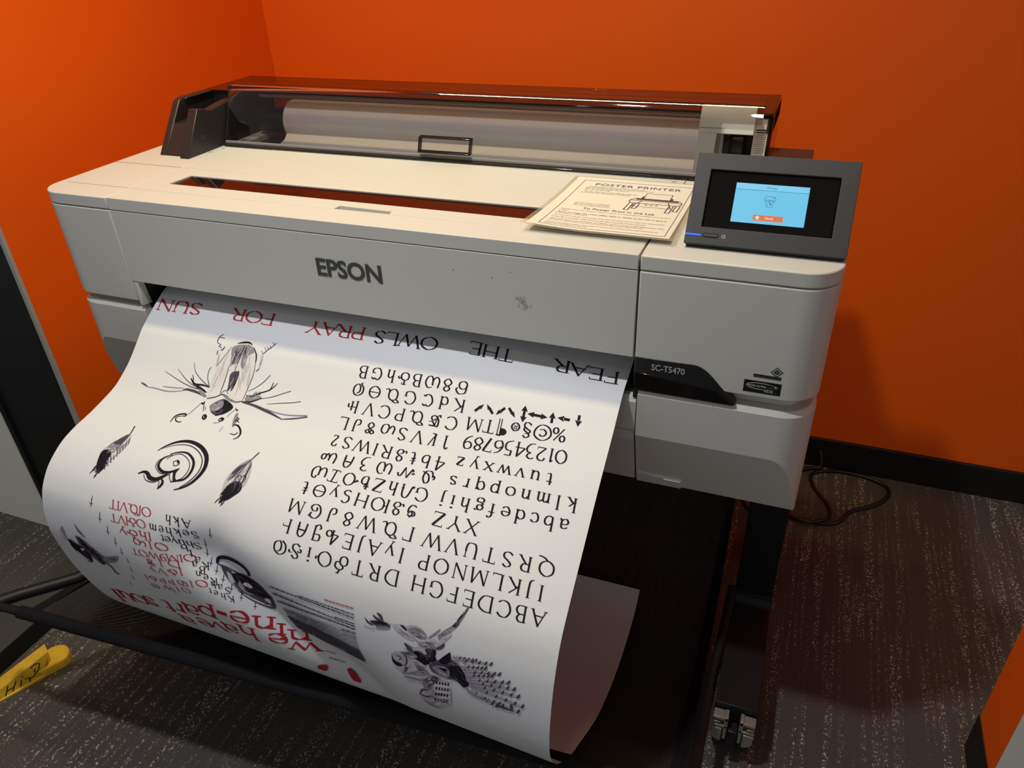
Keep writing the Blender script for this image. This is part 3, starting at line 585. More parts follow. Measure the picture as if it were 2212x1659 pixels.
[0,0,12,12,3,1009,4268,1016,4406,1002,4502],
[0,0,12,12,3,1021,4250,1027,4390,1013,4481],
[0,0,12,12,3,1033,4233,1038,4373,1024,4461],
[0,0,12,12,3,1044,4216,1049,4357,1036,4440],
[0,1,16,16,3,1085,4063,1167,4147,1195,4212],
[0,0,15,15,3,1045,4319,1099,4392,1104,4449],
[0,0,15,15,3,1006,4453,1049,4521,1044,4573],
[0,0,15,15,3,1037,4351,1082,4433,1079,4500],
[0,0,15,15,3,1050,4298,1078,4380,1057,4446],
[0,0,15,15,3,1021,4407,1049,4481,1030,4540],
[0,0,15,15,3,1035,4356,1069,4450,1053,4527],
[0,1,16,16,3,1075,4166,1007,4190,988,4231],
[0,0,15,15,3,1038,4345,1086,4427,1086,4493],
[0,0,15,15,3,987,4511,1007,4580,980,4633],
[0,0,15,15,3,1032,4369,1072,4456,1064,4527],
[0,0,16,16,3,1056,4275,975,4317,940,4374],
[0,0,15,15,3,985,4515,1009,4598,984,4667],
[0,2,16,16,3,1081,4116,1021,4151,1010,4204],
[0,0,15,15,3,1002,4467,926,4503,895,4555],
[0,0,16,16,3,1046,4314,987,4355,974,4410],
[0,0,15,15,3,1019,4410,1067,4478,1067,4530],
[0,0,15,15,3,991,4500,910,4551,874,4618],
[0,2,16,16,3,1082,4100,1009,4143,984,4202],
[0,1,16,16,3,1067,4216,1135,4286,1152,4339],
[0,0,15,15,3,1058,4263,1102,4344,1096,4408],
[0,0,15,15,3,1020,4407,1047,4464,1027,4505],
[0,0,15,15,3,1018,4417,938,4453,904,4505],
[0,0,15,15,3,1020,4407,939,4460,903,4528],
[0,0,15,15,3,1008,4447,1040,4524,1023,4585],
[0,0,15,15,3,1019,4412,1034,4505,1000,4582],
[1,3,3564,3644,3452,3738,3381,3895,3336,4097,3372,4286,3407,4484,3534,4371,3667,4212,3714,4043,3669,3842],
[0,2,3,16,3,3683,4044,3681,4132,3651,4210],
[0,2,3,12,3,3639,3810,3600,3952,3601,4103],
[0,4,3,24,3,3459,3825,3478,4038,3404,4215],
[0,2,3,29,3,3488,3959,3466,4149,3417,4326],
[0,2,3,14,3,3441,3793,3451,3929,3414,4047],
[0,2,3,21,3,3508,3919,3496,4123,3437,4308],
[0,2,3,21,3,3478,4177,3467,4320,3402,4446],
[0,4,3,21,3,3633,3867,3576,4002,3590,4157],
[0,2,3,12,3,3439,3949,3463,4117,3388,4251],
[0,4,3,15,3,3580,3724,3552,3927,3532,4127],
[0,2,3,22,3,3621,3920,3574,4057,3574,4206],
[0,4,3,31,3,3679,3934,3620,4088,3620,4258],
[0,2,3,16,3,3511,3963,3535,4189,3427,4369],
[0,4,3,27,3,3500,3938,3433,4119,3430,4314],
[0,2,3,21,3,3591,3824,3531,3987,3542,4168],
[0,2,3,26,3,3646,4045,3619,4127,3613,4215],
[0,2,3,19,3,3520,3723,3518,3892,3486,4048],
[0,4,3,13,3,3608,3963,3598,4059,3578,4150],
[0,2,3,23,3,3471,3952,3471,4157,3398,4333],
[0,4,3,13,3,3484,3940,3470,4083,3439,4219],
[1,2,3561,3658,3452,3776,3386,3942,3381,4131,3478,4013,3563,3797],
[0,3,3,18,3,3556,3714,3551,3810,3496,3880],
[0,1,3,13,3,3453,3868,3408,3924,3402,3999],
[0,1,3,28,3,3518,3757,3485,3811,3475,3877],
[0,1,3,28,3,3468,3897,3446,4005,3387,4093],
[0,1,3,29,3,3531,3745,3490,3824,3470,3912],
[1,1,3445,3803,3378,3968,3432,3978,3507,3824],
[0,0,3,29,3,3473,3848,3466,3886,3442,3913],
[1,0,3642,4085,3485,4104,3415,4233,3419,4379,3509,4418,3622,4308,3687,4206],
[0,1,3,28,3,3600,4189,3558,4261,3515,4332],
[0,0,3,13,3,3511,4197,3492,4245,3460,4286],
[0,0,3,13,3,3619,4112,3594,4149,3578,4190],
[0,0,3,30,3,3494,4235,3473,4279,3443,4318],
[0,1,3,14,3,3525,4230,3496,4264,3481,4305],
[0,1,3,16,3,3587,4096,3558,4129,3548,4172],
[0,1,3,14,3,3545,4156,3516,4186,3507,4226],
[0,0,3,14,3,3552,4164,3515,4207,3498,4259],
[1,0,3435,4270,3415,4421,3413,4482,3546,4347],
[0,0,3,16,3,3472,4342,3443,4384,3436,4433],
[0,0,3,13,3,3510,4344,3502,4374,3487,4401],
[0,1,15,15,21,3407,4484,3467,4241,3508,3981,3536,3754,3616,3498],
[0,1,6,18,6,3575,3692,3616,3757,3635,3827],
[0,1,6,18,6,3584,3746,3623,3815,3640,3889],
[0,1,6,18,6,3593,3798,3630,3872,3643,3950],
[0,1,6,18,6,3602,3851,3635,3929,3646,4010],
[0,1,6,18,6,3609,3902,3640,3984,3648,4070],
[0,1,6,17,6,3616,3953,3644,4039,3649,4129],
[0,1,6,17,6,3622,4003,3647,4093,3648,4186],
[0,1,6,17,6,3628,4052,3649,4146,3645,4243],
[0,0,11,11,3,3498,4254,3482,4363,3422,4490],
[0,0,11,11,3,3519,4238,3499,4349,3445,4466],
[0,0,11,11,3,3539,4223,3516,4334,3467,4442],
[0,0,11,11,3,3559,4207,3532,4319,3490,4419],
[0,0,11,11,3,3579,4191,3549,4305,3512,4395],
[0,0,11,11,3,3598,4175,3565,4290,3534,4371],
[0,0,11,11,3,3618,4159,3582,4276,3556,4347],
[0,0,9,18,9,3574,4011,3612,3954,3661,3988,3663,4080],
[0,0,14,14,3,3473,4308,3498,4364,3483,4406],
[0,0,14,14,3,3463,4335,3491,4424,3475,4500],
[0,0,14,14,3,3437,4409,3463,4475,3448,4527],
[0,2,14,14,3,3536,4062,3476,4110,3456,4172],
[0,0,14,14,3,3479,4287,3498,4364,3476,4427],
[0,0,14,14,3,3486,4265,3424,4293,3403,4335],
[0,0,14,14,3,3485,4267,3411,4313,3375,4371],
[0,0,14,14,3,3507,4190,3427,4237,3386,4298],
[0,0,14,14,3,3492,4245,3415,4290,3377,4348],
[0,0,14,14,3,3482,4278,3417,4326,3391,4387],
[0,0,14,14,3,3513,4166,3453,4202,3433,4252],
[0,1,14,14,3,3527,4107,3459,4154,3433,4214],
[0,1,14,14,3,3533,4077,3562,4160,3547,4226],
[0,1,15,15,3,3552,3976,3497,4012,3485,4062],
[0,0,14,14,3,3520,4137,3547,4217,3530,4282],
[0,0,14,14,3,3482,4279,3499,4364,3473,4434],
[0,0,14,14,3,3515,4158,3557,4223,3555,4273],
[0,0,14,14,3,3516,4154,3448,4187,3421,4234],
[0,0,14,14,3,3508,4187,3453,4229,3438,4283],
[0,1,14,14,3,3525,4115,3560,4202,3550,4275],
[0,0,14,14,3,3499,4221,3425,4275,3390,4343],
[0,0,14,14,3,3455,4359,3402,4391,3387,4435],
[0,0,14,14,3,3492,4246,3529,4331,3523,4400],
[0,1,15,15,3,3553,3970,3593,4030,3589,4075],
[0,0,14,14,3,3448,4380,3373,4437,3336,4506],
[0,1,14,14,3,3544,4018,3605,4087,3622,4140],
[0,0,10,71,10,1854,3930,1953,3785,2099,3666,2296,3612,2535,3653,2738,3775,2850,3938,2872,4102,2808,4278,2683,4407,2539,4486],
[0,0,6,16,10,1894,3879,2084,3749,2301,3689,2512,3728,2706,3849,2794,4002,2800,4145,2727,4310,2620,4429],
[0,0,12,43,12,2116,3931,2265,3850,2411,3837,2567,3913,2652,4016,2680,4153,2633,4278,2498,4345,2426,4374],
[0,0,9,12,9,2114,4034,2194,3930,2315,3882,2482,3936,2587,4033,2620,4157,2589,4267,2530,4315],
[0,0,9,48,12,2168,3930,2055,4025,2036,4142,2085,4213,2189,4255,2305,4237,2395,4180,2451,4130],
[0,0,9,12,9,2077,4019,1999,4090,2009,4197,2071,4251,2175,4293,2290,4253],
[0,0,12,12,12,2267,4049,2335,4000,2391,4061,2323,4111,2267,4049],
[1,0,2322,4029,2348,4007,2383,4050,2344,4048],
[0,0,12,12,12,2331,4238,2352,4304,2432,4384],
[1,0,2373,4185,2444,4139,2432,4217,2469,4297,2516,4334,2457,4362,2402,4270],
[0,1,3,20,3,2448,4280,2455,4310,2467,4341],
[0,0,9,71,15,1766,4395,1856,4339,1941,4351,2010,4401,2105,4410,2183,4369,2296,4263],
[0,0,12,12,12,1886,4387,1948,4449,2049,4468,2149,4443,2216,4383,2324,4267],
[0,0,12,46,9,2216,4361,2283,4410,2282,4475,2244,4544],
[0,0,12,12,12,2177,4381,2227,4445,2250,4542],
[1,3,6943,5379,7045,5341,7151,5351,7237,5413,7268,5466,7383,5441,7388,5491,7328,5563,7227,5625,7134,5617,7064,5547,6966,5487,6909,5441],
[0,4,2,14,2,7072,5522,7116,5537,7163,5548],
[0,2,2,17,2,6919,5433,6977,5448,7035,5464],
[0,2,2,8,2,6948,5398,7026,5427,7110,5443],
[0,4,2,19,2,7150,5511,7196,5530,7248,5539],
[0,2,2,16,2,6997,5471,7106,5479,7197,5526],
[0,2,2,10,2,7054,5409,7169,5420,7266,5467],
[0,4,2,16,2,7138,5463,7242,5495,7349,5522],
[0,4,2,15,2,7111,5408,7185,5413,7246,5444],
[0,2,2,11,2,7066,5447,7154,5498,7262,5502],
[0,2,2,10,2,7010,5376,7103,5431,7220,5434],
[0,2,2,13,2,7030,5361,7125,5385,7216,5412],
[0,2,2,8,2,7030,5511,7129,5516,7210,5562],
[0,2,2,7,2,7156,5481,7208,5506,7269,5513],
[0,2,2,16,2,6943,5393,7025,5434,7122,5442],
[0,2,2,10,2,6967,5371,7016,5398,7076,5400],
[0,4,2,14,2,7023,5430,7106,5441,7180,5473],
[0,2,2,12,2,7081,5496,7137,5500,7183,5524],
[0,2,2,17,2,7102,5430,7178,5443,7247,5470],
[0,2,2,9,2,7075,5463,7155,5499,7245,5511],
[0,2,2,12,2,7053,5539,7121,5575,7203,5581],
[1,2,6949,5441,7048,5371,7181,5380,7254,5458,7219,5508,7114,5517,7006,5487],
[0,1,2,13,2,7074,5467,7127,5463,7171,5483],
[0,1,2,14,2,7012,5454,7059,5461,7105,5469],
[0,1,2,10,2,7044,5395,7110,5399,7171,5415],
[0,3,2,18,2,7131,5444,7181,5444,7226,5459],
[0,3,2,14,2,7057,5438,7091,5436,7118,5448],
[0,1,2,14,2,7078,5477,7109,5487,7143,5487],
[0,3,2,18,2,7139,5433,7188,5451,7243,5449],
[0,1,2,15,2,7101,5485,7137,5489,7173,5496],
[0,1,2,14,2,7055,5443,7113,5445,7165,5460],
[0,3,2,11,2,7062,5462,7110,5459,7150,5476],
[0,3,2,14,2,7045,5472,7075,5477,7106,5482],
[0,1,2,7,2,7073,5487,7130,5507,7194,5507],
[1,2,7133,5603,7260,5521,7376,5508,7408,5589,7306,5624,7187,5625],
[0,1,2,16,2,7212,5614,7248,5604,7282,5601],
[0,1,2,16,2,7222,5554,7276,5544,7329,5535],
[0,3,2,12,2,7294,5595,7332,5586,7370,5582],
[0,3,2,19,2,7178,5592,7212,5581,7246,5579],
[0,1,2,12,2,7272,5602,7317,5588,7360,5587],
[0,3,2,15,2,7195,5579,7249,5567,7303,5560],
[0,1,2,11,2,7269,5558,7306,5548,7341,5545],
[0,3,2,11,2,7264,5601,7294,5598,7324,5590],
[1,3,6707,5441,6825,5403,6923,5450,7008,5513,7065,5573,6959,5583,6850,5552,6739,5496],
[0,4,2,11,2,6811,5513,6877,5528,6933,5561],
[0,4,2,13,2,6846,5460,6891,5473,6932,5494],
[0,2,2,11,2,6828,5431,6873,5455,6925,5468],
[0,2,2,12,2,6810,5474,6870,5515,6945,5526],
[0,2,2,9,2,6810,5441,6884,5459,6949,5494],
[0,2,2,11,2,6791,5518,6849,5538,6905,5563],
[0,4,2,17,2,6779,5427,6829,5442,6875,5463],
[0,2,2,9,2,6893,5516,6941,5532,6987,5553],
[0,2,2,11,2,6873,5488,6944,5537,7035,5551],
[0,2,2,18,2,6816,5455,6880,5494,6956,5509],
[0,2,2,17,2,6884,5510,6948,5523,7001,5556],
[0,2,2,12,2,6818,5508,6869,5528,6919,5548],
[0,4,2,15,2,6825,5439,6886,5468,6953,5488],
[1,1,6819,5406,6892,5402,6943,5450,6911,5466,6869,5441],
[0,0,2,18,2,6856,5415,6872,5427,6891,5433],
[1,2,7415,5381,7516,5263,7606,5181,7695,5044,7781,4871,7795,4878,7753,5016,7680,5165,7583,5279,7468,5389,7435,5437],
[0,1,2,12,2,7605,5211,7685,5092,7764,4978],
[0,1,2,9,2,7602,5242,7646,5153,7714,5080],
[0,1,2,11,2,7591,5261,7649,5174,7708,5090],
[0,3,2,15,2,7526,5327,7633,5203,7706,5068],
[0,1,2,8,2,7444,5420,7506,5292,7604,5190],
[0,3,2,13,2,7563,5297,7664,5182,7729,5055],
[0,3,2,7,2,7655,5126,7694,5049,7752,4984],
[0,3,2,15,2,7440,5411,7482,5337,7536,5273],
[0,3,2,12,2,7577,5277,7648,5195,7697,5104],
[0,1,2,11,2,7573,5275,7680,5164,7738,5034],
[0,3,2,9,2,7682,5100,7718,5037,7763,4981],
[0,3,2,11,2,7646,5125,7694,5054,7740,4986],
[0,1,2,12,2,7631,5145,7706,5043,7770,4940],
[1,1,7665,5082,7738,4951,7787,4869,7791,4908,7741,5019,7682,5106],
[0,0,2,8,2,7730,5004,7754,4975,7764,4940],
[0,0,2,15,2,7694,5082,7712,5030,7746,4985],
[0,2,2,16,2,7729,4992,7747,4954,7768,4917],
[1,1,7606,5176,7681,5100,7714,5073,7670,5180,7621,5195],
[0,0,2,16,2,7626,5193,7647,5171,7663,5145],
[0,0,2,7,2,7621,5184,7641,5158,7660,5133],
[1,2,7428,5377,7506,5278,7578,5244,7607,5271,7510,5313,7443,5397],
[0,1,2,15,2,7432,5380,7472,5357,7501,5321],
[0,1,2,10,2,7503,5322,7540,5298,7570,5266],
[0,3,2,8,2,7508,5308,7543,5286,7570,5256],
[1,3,7377,5520,7471,5413,7574,5306,7624,5302,7559,5397,7479,5499,7407,5563],
[0,2,2,13,2,7486,5463,7513,5418,7553,5386],
[0,2,2,7,2,7405,5558,7427,5524,7457,5498],
[0,2,2,9,2,7416,5513,7476,5464,7515,5399],
[0,4,2,13,2,7438,5488,7486,5445,7522,5392],
[0,2,2,9,2,7498,5420,7530,5394,7551,5359],
[0,2,2,9,2,7455,5464,7480,5430,7510,5401],
[0,2,16,33,13,7281,5462,7363,5378,7442,5280],
[0,1,14,44,14,7408,5589,7483,5537,7528,5470],
[1,1,6902,5664,7017,5685,7151,5721,7285,5770,7326,5811,7274,5890,7153,5907,7059,5855,6978,5770],
[0,2,2,11,2,7120,5802,7211,5816,7280,5871],
[0,2,2,12,2,6983,5742,7060,5810,7168,5821],
[0,2,2,14,2,7096,5833,7166,5865,7237,5894],
[0,0,2,20,2,7018,5787,7065,5799,7104,5824],
[0,0,2,9,2,6969,5698,7030,5722,7088,5748],
[0,0,2,17,2,7034,5761,7100,5787,7164,5817],
[0,0,2,14,2,7062,5709,7131,5744,7206,5770],
[0,2,2,16,2,7095,5822,7156,5840,7209,5872],
[0,0,2,7,2,7016,5772,7076,5787,7126,5819],
[0,0,2,8,2,7135,5805,7178,5838,7234,5848],
[0,0,2,16,2,7016,5727,7089,5736,7143,5781],
[0,2,2,20,2,7034,5745,7108,5769,7175,5805],
[0,0,2,9,2,6975,5682,7014,5712,7064,5719],
[0,2,2,15,2,6964,5678,7019,5707,7079,5727],
[0,2,2,12,2,7027,5733,7112,5798,7222,5816],
[0,0,2,14,2,7032,5826,7108,5846,7171,5887],
[0,0,2,20,2,7056,5755,7098,5784,7150,5795],
[0,0,2,12,2,7046,5722,7109,5738,7163,5772],
[1,0,7072,5750,7192,5762,7326,5811,7274,5904,7180,5912,7086,5874],
[0,0,2,17,2,7084,5800,7130,5812,7171,5833],
[0,0,2,9,2,7083,5766,7138,5786,7193,5808],
[0,1,2,13,2,7150,5778,7183,5785,7211,5801],
[0,0,2,11,2,7134,5838,7163,5860,7201,5865],
[0,0,2,13,2,7185,5821,7227,5830,7262,5850],
[0,0,2,20,2,7108,5770,7146,5777,7178,5797],
[0,0,2,12,2,7120,5847,7181,5859,7231,5890],
[0,0,2,20,2,7093,5774,7137,5782,7174,5805],
[1,1,7241,5647,7370,5602,7411,5628,7401,5699,7417,5763,7366,5818,7286,5826,7245,5756],
[0,0,2,20,2,7302,5723,7312,5761,7334,5788],
[0,2,2,19,2,7335,5771,7341,5794,7355,5811],
[0,2,2,15,2,7298,5729,7320,5755,7329,5791],
[0,2,2,19,2,7322,5732,7335,5756,7347,5782],
[0,0,2,19,2,7312,5765,7321,5789,7334,5811],
[0,0,2,12,2,7328,5698,7340,5727,7356,5753],
[0,0,2,14,2,7295,5664,7308,5684,7317,5706],
[0,0,2,11,2,7287,5735,7297,5769,7317,5795],
[0,0,2,12,2,7247,5648,7262,5665,7268,5690],
[0,0,2,9,2,7284,5692,7290,5716,7305,5732],
[0,0,2,16,2,7353,5644,7371,5676,7387,5709],
[1,0,7359,5626,7411,5628,7395,5715,7423,5761,7326,5833,7286,5812,7337,5723],
[0,1,2,11,2,7366,5666,7351,5708,7336,5750],
[0,0,2,18,2,7390,5704,7376,5753,7355,5802],
[0,1,2,8,2,7374,5639,7361,5665,7355,5693],
[0,0,2,17,2,7383,5694,7356,5743,7346,5796],
[0,1,2,11,2,7355,5745,7347,5777,7333,5807],
[0,0,2,7,2,7358,5677,7349,5706,7337,5734],
[1,3,6718,5898,6843,5835,6965,5833,7046,5860,7017,5993,6958,6096,6844,6163,6748,6140,6698,6048],
[0,2,2,8,2,6811,5951,6862,5970,6924,5955],
[0,2,2,18,2,6752,6064,6825,6054,6890,6068],
[0,2,2,10,2,6818,5859,6854,5857,6888,5862],
[0,4,2,15,2,6885,5861,6938,5850,6982,5865],
[0,2,2,14,2,6930,5916,6972,5925,7020,5920],
[0,2,2,22,2,6737,6024,6793,6038,6857,6028],
[0,2,2,20,2,6744,5913,6798,5905,6846,5917],
[0,2,2,9,2,6816,6046,6868,6043,6917,6049],
[0,4,2,14,2,6803,6077,6838,6087,6879,6079],
[0,2,2,13,2,6735,6046,6797,6031,6848,6049],
[0,2,2,9,2,6863,5963,6917,5979,6979,5968],
[0,2,2,9,2,6753,6050,6798,6045,6840,6052],
[0,2,2,9,2,6729,5949,6788,5935,6835,5953],
[0,2,2,22,2,6816,6065,6862,6075,6914,6067],
[0,2,2,13,2,6724,6067,6763,6073,6805,6069],
[0,2,2,15,2,6824,5895,6879,5905,6940,5899],
[0,2,2,8,2,6897,5986,6935,5987,6973,5988],
[0,2,2,13,2,6851,5949,6896,5961,6946,5953],
[0,2,2,15,2,6777,5920,6846,5938,6925,5925],
[0,2,2,20,2,6784,6070,6850,6084,6923,6074],
[1,2,6843,5835,7019,5783,7126,5815,7046,5890,6937,5888],
[0,3,2,17,2,6981,5858,7027,5859,7074,5854],
[0,1,2,17,2,6896,5828,6944,5827,6992,5824],
[0,3,2,20,2,6978,5831,7033,5843,7094,5826],
[0,1,2,8,2,6870,5846,6907,5855,6949,5843],
[0,1,2,16,2,6930,5843,6997,5828,7056,5838],
[0,1,2,17,2,6936,5818,6988,5807,7036,5814],
[0,1,12,28,12,6870,5840,6937,5888,6949,5990,6904,6071],
[1,0,6704,5912,6722,5990,6768,6034,6877,6059,6819,6117,6737,6096,6706,6028],
[0,0,2,9,2,6731,6042,6752,6084,6790,6102],
[0,1,2,19,2,6789,6040,6820,6056,6838,6089],
[0,0,2,8,2,6782,6041,6810,6056,6827,6086],
[0,0,2,22,2,6767,6061,6786,6091,6814,6109],
[0,1,2,12,2,6747,6029,6769,6064,6802,6084],
[0,1,16,16,16,6814,5922,6841,5926,6854,5951,6818,5997],
[1,3,7046,5890,7180,5897,7340,5998,7325,6081,7198,6218,7059,6249,6919,6264,6853,6227,6957,6113,7016,6024],
[0,2,2,19,2,7155,6042,7248,6003,7333,6007],
[0,2,2,17,2,6983,6173,7034,6175,7090,6149],
[0,4,2,13,2,7036,6071,7094,6050,7149,6048],
[0,4,2,12,2,7138,6161,7189,6155,7242,6139],
[0,2,2,21,2,7114,6067,7219,6028,7316,6027],
[0,2,2,17,2,7071,6131,7122,6119,7173,6109],
[0,4,2,20,2,7144,6018,7210,5993,7272,5993],
[0,2,2,11,2,7018,6214,7132,6192,7246,6162],
[0,2,2,8,2,7042,6187,7135,6155,7223,6147],
[0,2,2,14,2,7081,6066,7184,6052,7289,6024],
[0,2,2,15,2,6988,6147,7061,6129,7133,6116],
[0,2,2,12,2,7130,6021,7194,6010,7257,5997],
[0,4,2,17,2,7069,6212,7116,6200,7163,6191],
[0,4,2,9,2,6974,6209,7038,6207,7108,6179],
[0,2,2,21,2,7047,5945,7102,5921,7152,5926],
[0,2,2,14,2,7199,6093,7249,6079,7297,6073],
[0,2,2,9,2,7011,6172,7060,6170,7111,6150],
[0,2,2,17,2,7093,6095,7190,6070,7283,6056],
[0,2,2,21,2,7170,5973,7215,5966,7261,5956],
[0,2,2,21,2,7063,6149,7142,6117,7214,6117],
[1,2,7072,5940,7233,5981,7326,6050,7202,6134,7037,6159,7123,6073],
[0,1,2,19,2,7148,6049,7185,6043,7214,6058],
[0,1,2,21,2,7142,6024,7190,6026,7235,6037],
[0,1,2,17,2,7171,6018,7210,6026,7251,6029],
[0,1,2,10,2,7203,6039,7239,6036,7268,6048],
[0,1,2,15,2,7162,6060,7206,6070,7254,6073],
[0,3,2,17,2,7165,5990,7212,5996,7259,6003],
[0,3,2,13,2,7194,6052,7244,6061,7294,6066],
[0,3,2,10,2,7105,6096,7166,6096,7221,6113],
[0,1,2,19,2,7103,6007,7146,6007,7184,6019],
[0,1,2,20,2,7121,6049,7167,6045,7206,6061],
[0,1,2,14,2,7108,5968,7176,5969,7236,5986],
[0,1,2,17,2,7144,6011,7219,6002,7280,6030],
[0,3,2,21,2,7092,6123,7135,6127,7178,6135],
[0,2,20,44,16,6853,6227,7009,6171,7150,6077,7286,6004],
[0,2,17,42,17,6890,6278,7031,6254,7198,6218,7325,6081],
[0,1,13,30,13,6901,6138,6946,6069,6935,6139,6897,6189],
[1,1,7313,5874,7456,5749,7579,5609,7627,5566,7647,5665,7779,5726,7860,5820,7876,5928,7942,5974,7853,6071,7748,5995,7604,6009,7473,6003,7353,5977],
[0,0,2,8,2,7491,5863,7575,5893,7651,5937],
[0,0,2,13,2,7376,5870,7499,5889,7590,5969],
[0,2,2,12,2,7422,5853,7512,5913,7618,5944],
[0,0,2,18,2,7620,5858,7690,5877,7750,5917],
[0,0,2,8,2,7563,5725,7690,5767,7804,5832],
[0,0,2,20,2,7727,5985,7785,6008,7839,6037],
[0,0,2,14,2,7554,5693,7632,5707,7693,5754],
[0,2,2,11,2,7639,5798,7735,5855,7843,5891],
[0,0,2,19,2,7507,5811,7604,5824,7675,5887],
[0,0,2,8,2,7525,5753,7602,5777,7669,5817],
[0,2,2,17,2,7783,5894,7845,5926,7910,5953],
[0,2,2,19,2,7653,5718,7707,5752,7770,5769],
[0,2,2,15,2,7444,5844,7520,5871,7590,5910],
[0,0,2,9,2,7717,5829,7773,5871,7843,5886],
[0,0,2,13,2,7452,5798,7575,5874,7714,5918],
[0,0,2,9,2,7774,5946,7844,5968,7905,6006],
[0,0,2,14,2,7607,5794,7669,5836,7742,5855],
[0,2,2,16,2,7534,5689,7593,5727,7662,5745],
[0,0,2,8,2,7394,5872,7491,5911,7582,5959],
[0,2,2,20,2,7693,5903,7750,5955,7828,5965],
[1,0,7469,5744,7603,5587,7638,5628,7624,5728,7523,5794],
[0,0,2,18,2,7551,5723,7568,5695,7591,5673],
[0,0,2,16,2,7583,5684,7598,5664,7614,5645],
[0,0,2,13,2,7534,5691,7553,5667,7572,5643],
[0,0,2,11,2,7539,5688,7557,5670,7570,5649],
[0,0,2,17,2,7527,5765,7554,5735,7577,5702],
[0,0,2,11,2,7582,5687,7598,5671,7610,5652],
[1,0,7602,5820,7754,5735,7847,5811,7889,5923,7929,5994,7853,6056,7761,5975,7656,5943],
[0,0,2,17,2,7702,5804,7757,5866,7830,5902],
[0,0,2,16,2,7794,5915,7854,5944,7897,5997],
[0,1,2,16,2,7807,5886,7842,5916,7879,5942],
[0,1,2,13,2,7718,5757,7777,5821,7853,5860],
[0,0,2,11,2,7665,5849,7696,5873,7727,5897],
[0,0,2,19,2,7718,5861,7771,5935,7853,5966],
[0,0,2,14,2,7686,5807,7738,5852,7795,5891],
[0,0,2,18,2,7658,5804,7730,5834,7780,5897],
[0,1,2,14,2,7674,5879,7726,5936,7793,5972],
[0,0,2,15,2,7714,5920,7780,5970,7844,6024],
[0,0,2,15,2,7788,5934,7819,5958,7849,5983],
[0,0,2,12,2,7715,5907,7761,5946,7808,5982],
[0,1,2,8,2,7649,5812,7715,5859,7777,5911],
[0,1,2,19,2,7681,5902,7729,5956,7792,5990],
[0,0,2,12,2,7634,5892,7686,5914,7722,5961],
[0,0,2,18,2,7683,5781,7751,5811,7799,5870],
[0,1,2,14,2,7787,5960,7822,6008,7874,6030],
[0,0,2,16,2,7691,5872,7761,5906,7812,5968],
[0,0,2,11,2,7679,5841,7715,5868,7750,5896],
[0,0,2,8,2,7736,5893,7765,5928,7804,5946],
[1,2,7353,5902,7523,5822,7629,5867,7604,5994,7473,5988],
[0,3,2,20,2,7535,5922,7564,5926,7593,5932],
[0,1,2,20,2,7494,5886,7537,5881,7572,5900],
[0,1,2,15,2,7480,5889,7533,5885,7576,5905],
[0,1,2,11,2,7487,5905,7544,5926,7609,5926],
[0,3,2,20,2,7520,5956,7552,5955,7579,5966],
[0,1,2,9,2,7441,5870,7475,5886,7516,5882],
[0,1,2,20,2,7517,5903,7560,5916,7608,5918],
[0,1,2,14,2,7523,5870,7574,5875,7624,5887],
[0,3,2,13,2,7450,5912,7513,5907,7565,5932],
[0,3,2,17,2,7452,5941,7517,5950,7580,5963],
[0,3,2,15,2,7509,5857,7540,5858,7568,5867],
[1,0,7459,5876,7589,5853,7551,5912],
[0,4,16,31,12,7280,5894,7313,6009,7419,6041,7525,6058,7670,6020],
[1,3,7645,5639,7768,5569,7823,5616,7962,5606,7973,5777,7873,5829,7792,5735],
[0,2,2,14,2,7844,5615,7880,5648,7924,5666],
[0,4,2,14,2,7868,5663,7918,5681,7954,5719],
[0,2,2,15,2,7699,5671,7752,5695,7795,5734],
[0,2,2,15,2,7794,5651,7877,5679,7935,5743],
[0,2,2,18,2,7712,5659,7749,5685,7787,5708],
[0,4,2,12,2,7858,5673,7900,5718,7958,5739],
[0,2,2,9,2,7876,5696,7917,5731,7965,5755],
[0,2,2,13,2,7851,5671,7909,5707,7965,5746],
[0,4,2,16,2,7767,5631,7825,5676,7890,5711],
[0,4,2,9,2,7854,5674,7890,5715,7942,5731],
[0,2,2,8,2,7779,5601,7833,5627,7880,5665],
[0,2,2,11,2,7829,5649,7863,5661,7888,5687],
[0,2,2,15,2,7766,5605,7830,5643,7891,5684],
[0,2,2,18,2,7697,5634,7774,5659,7829,5719],
[0,4,2,14,2,7762,5636,7809,5691,7879,5711],
[0,2,2,17,2,7694,5662,7756,5711,7825,5748],
[0,4,2,11,2,7829,5666,7865,5683,7895,5709],
[0,2,2,11,2,7784,5640,7820,5657,7851,5682],
[0,2,2,11,2,7756,5618,7821,5649,7876,5695],
[0,2,2,7,2,7863,5713,7904,5760,7963,5779],
[1,2,7831,5748,7957,5715,7987,5813,7901,5903,7860,5820],
[0,3,2,19,2,7891,5741,7912,5773,7944,5791],
[0,1,2,8,2,7866,5755,7884,5783,7912,5799],
[0,3,2,12,2,7869,5816,7885,5827,7898,5844],
[0,1,2,8,2,7901,5809,7924,5826,7941,5848],
[0,1,2,7,2,7877,5790,7897,5805,7913,5825],
[0,3,2,13,2,7919,5745,7933,5764,7951,5776],
[0,3,2,16,2,7897,5798,7927,5814,7945,5846],
[0,3,30,44,10,7670,5630,7846,5584,8021,5560],
[0,2,24,20,7,7670,5630,7847,5592,7958,5572],
[0,1,8,27,12,7792,5572,7779,5608,7763,5621],
[0,1,8,28,12,7857,5559,7842,5595,7824,5614],
[0,1,8,30,12,7921,5546,7905,5582,7884,5607],
[0,1,8,32,12,7982,5534,7964,5570,7942,5600],
[0,1,8,33,12,8032,5524,8013,5561,7988,5595],
[0,3,30,43,10,7698,5660,7979,5583,8255,5530],
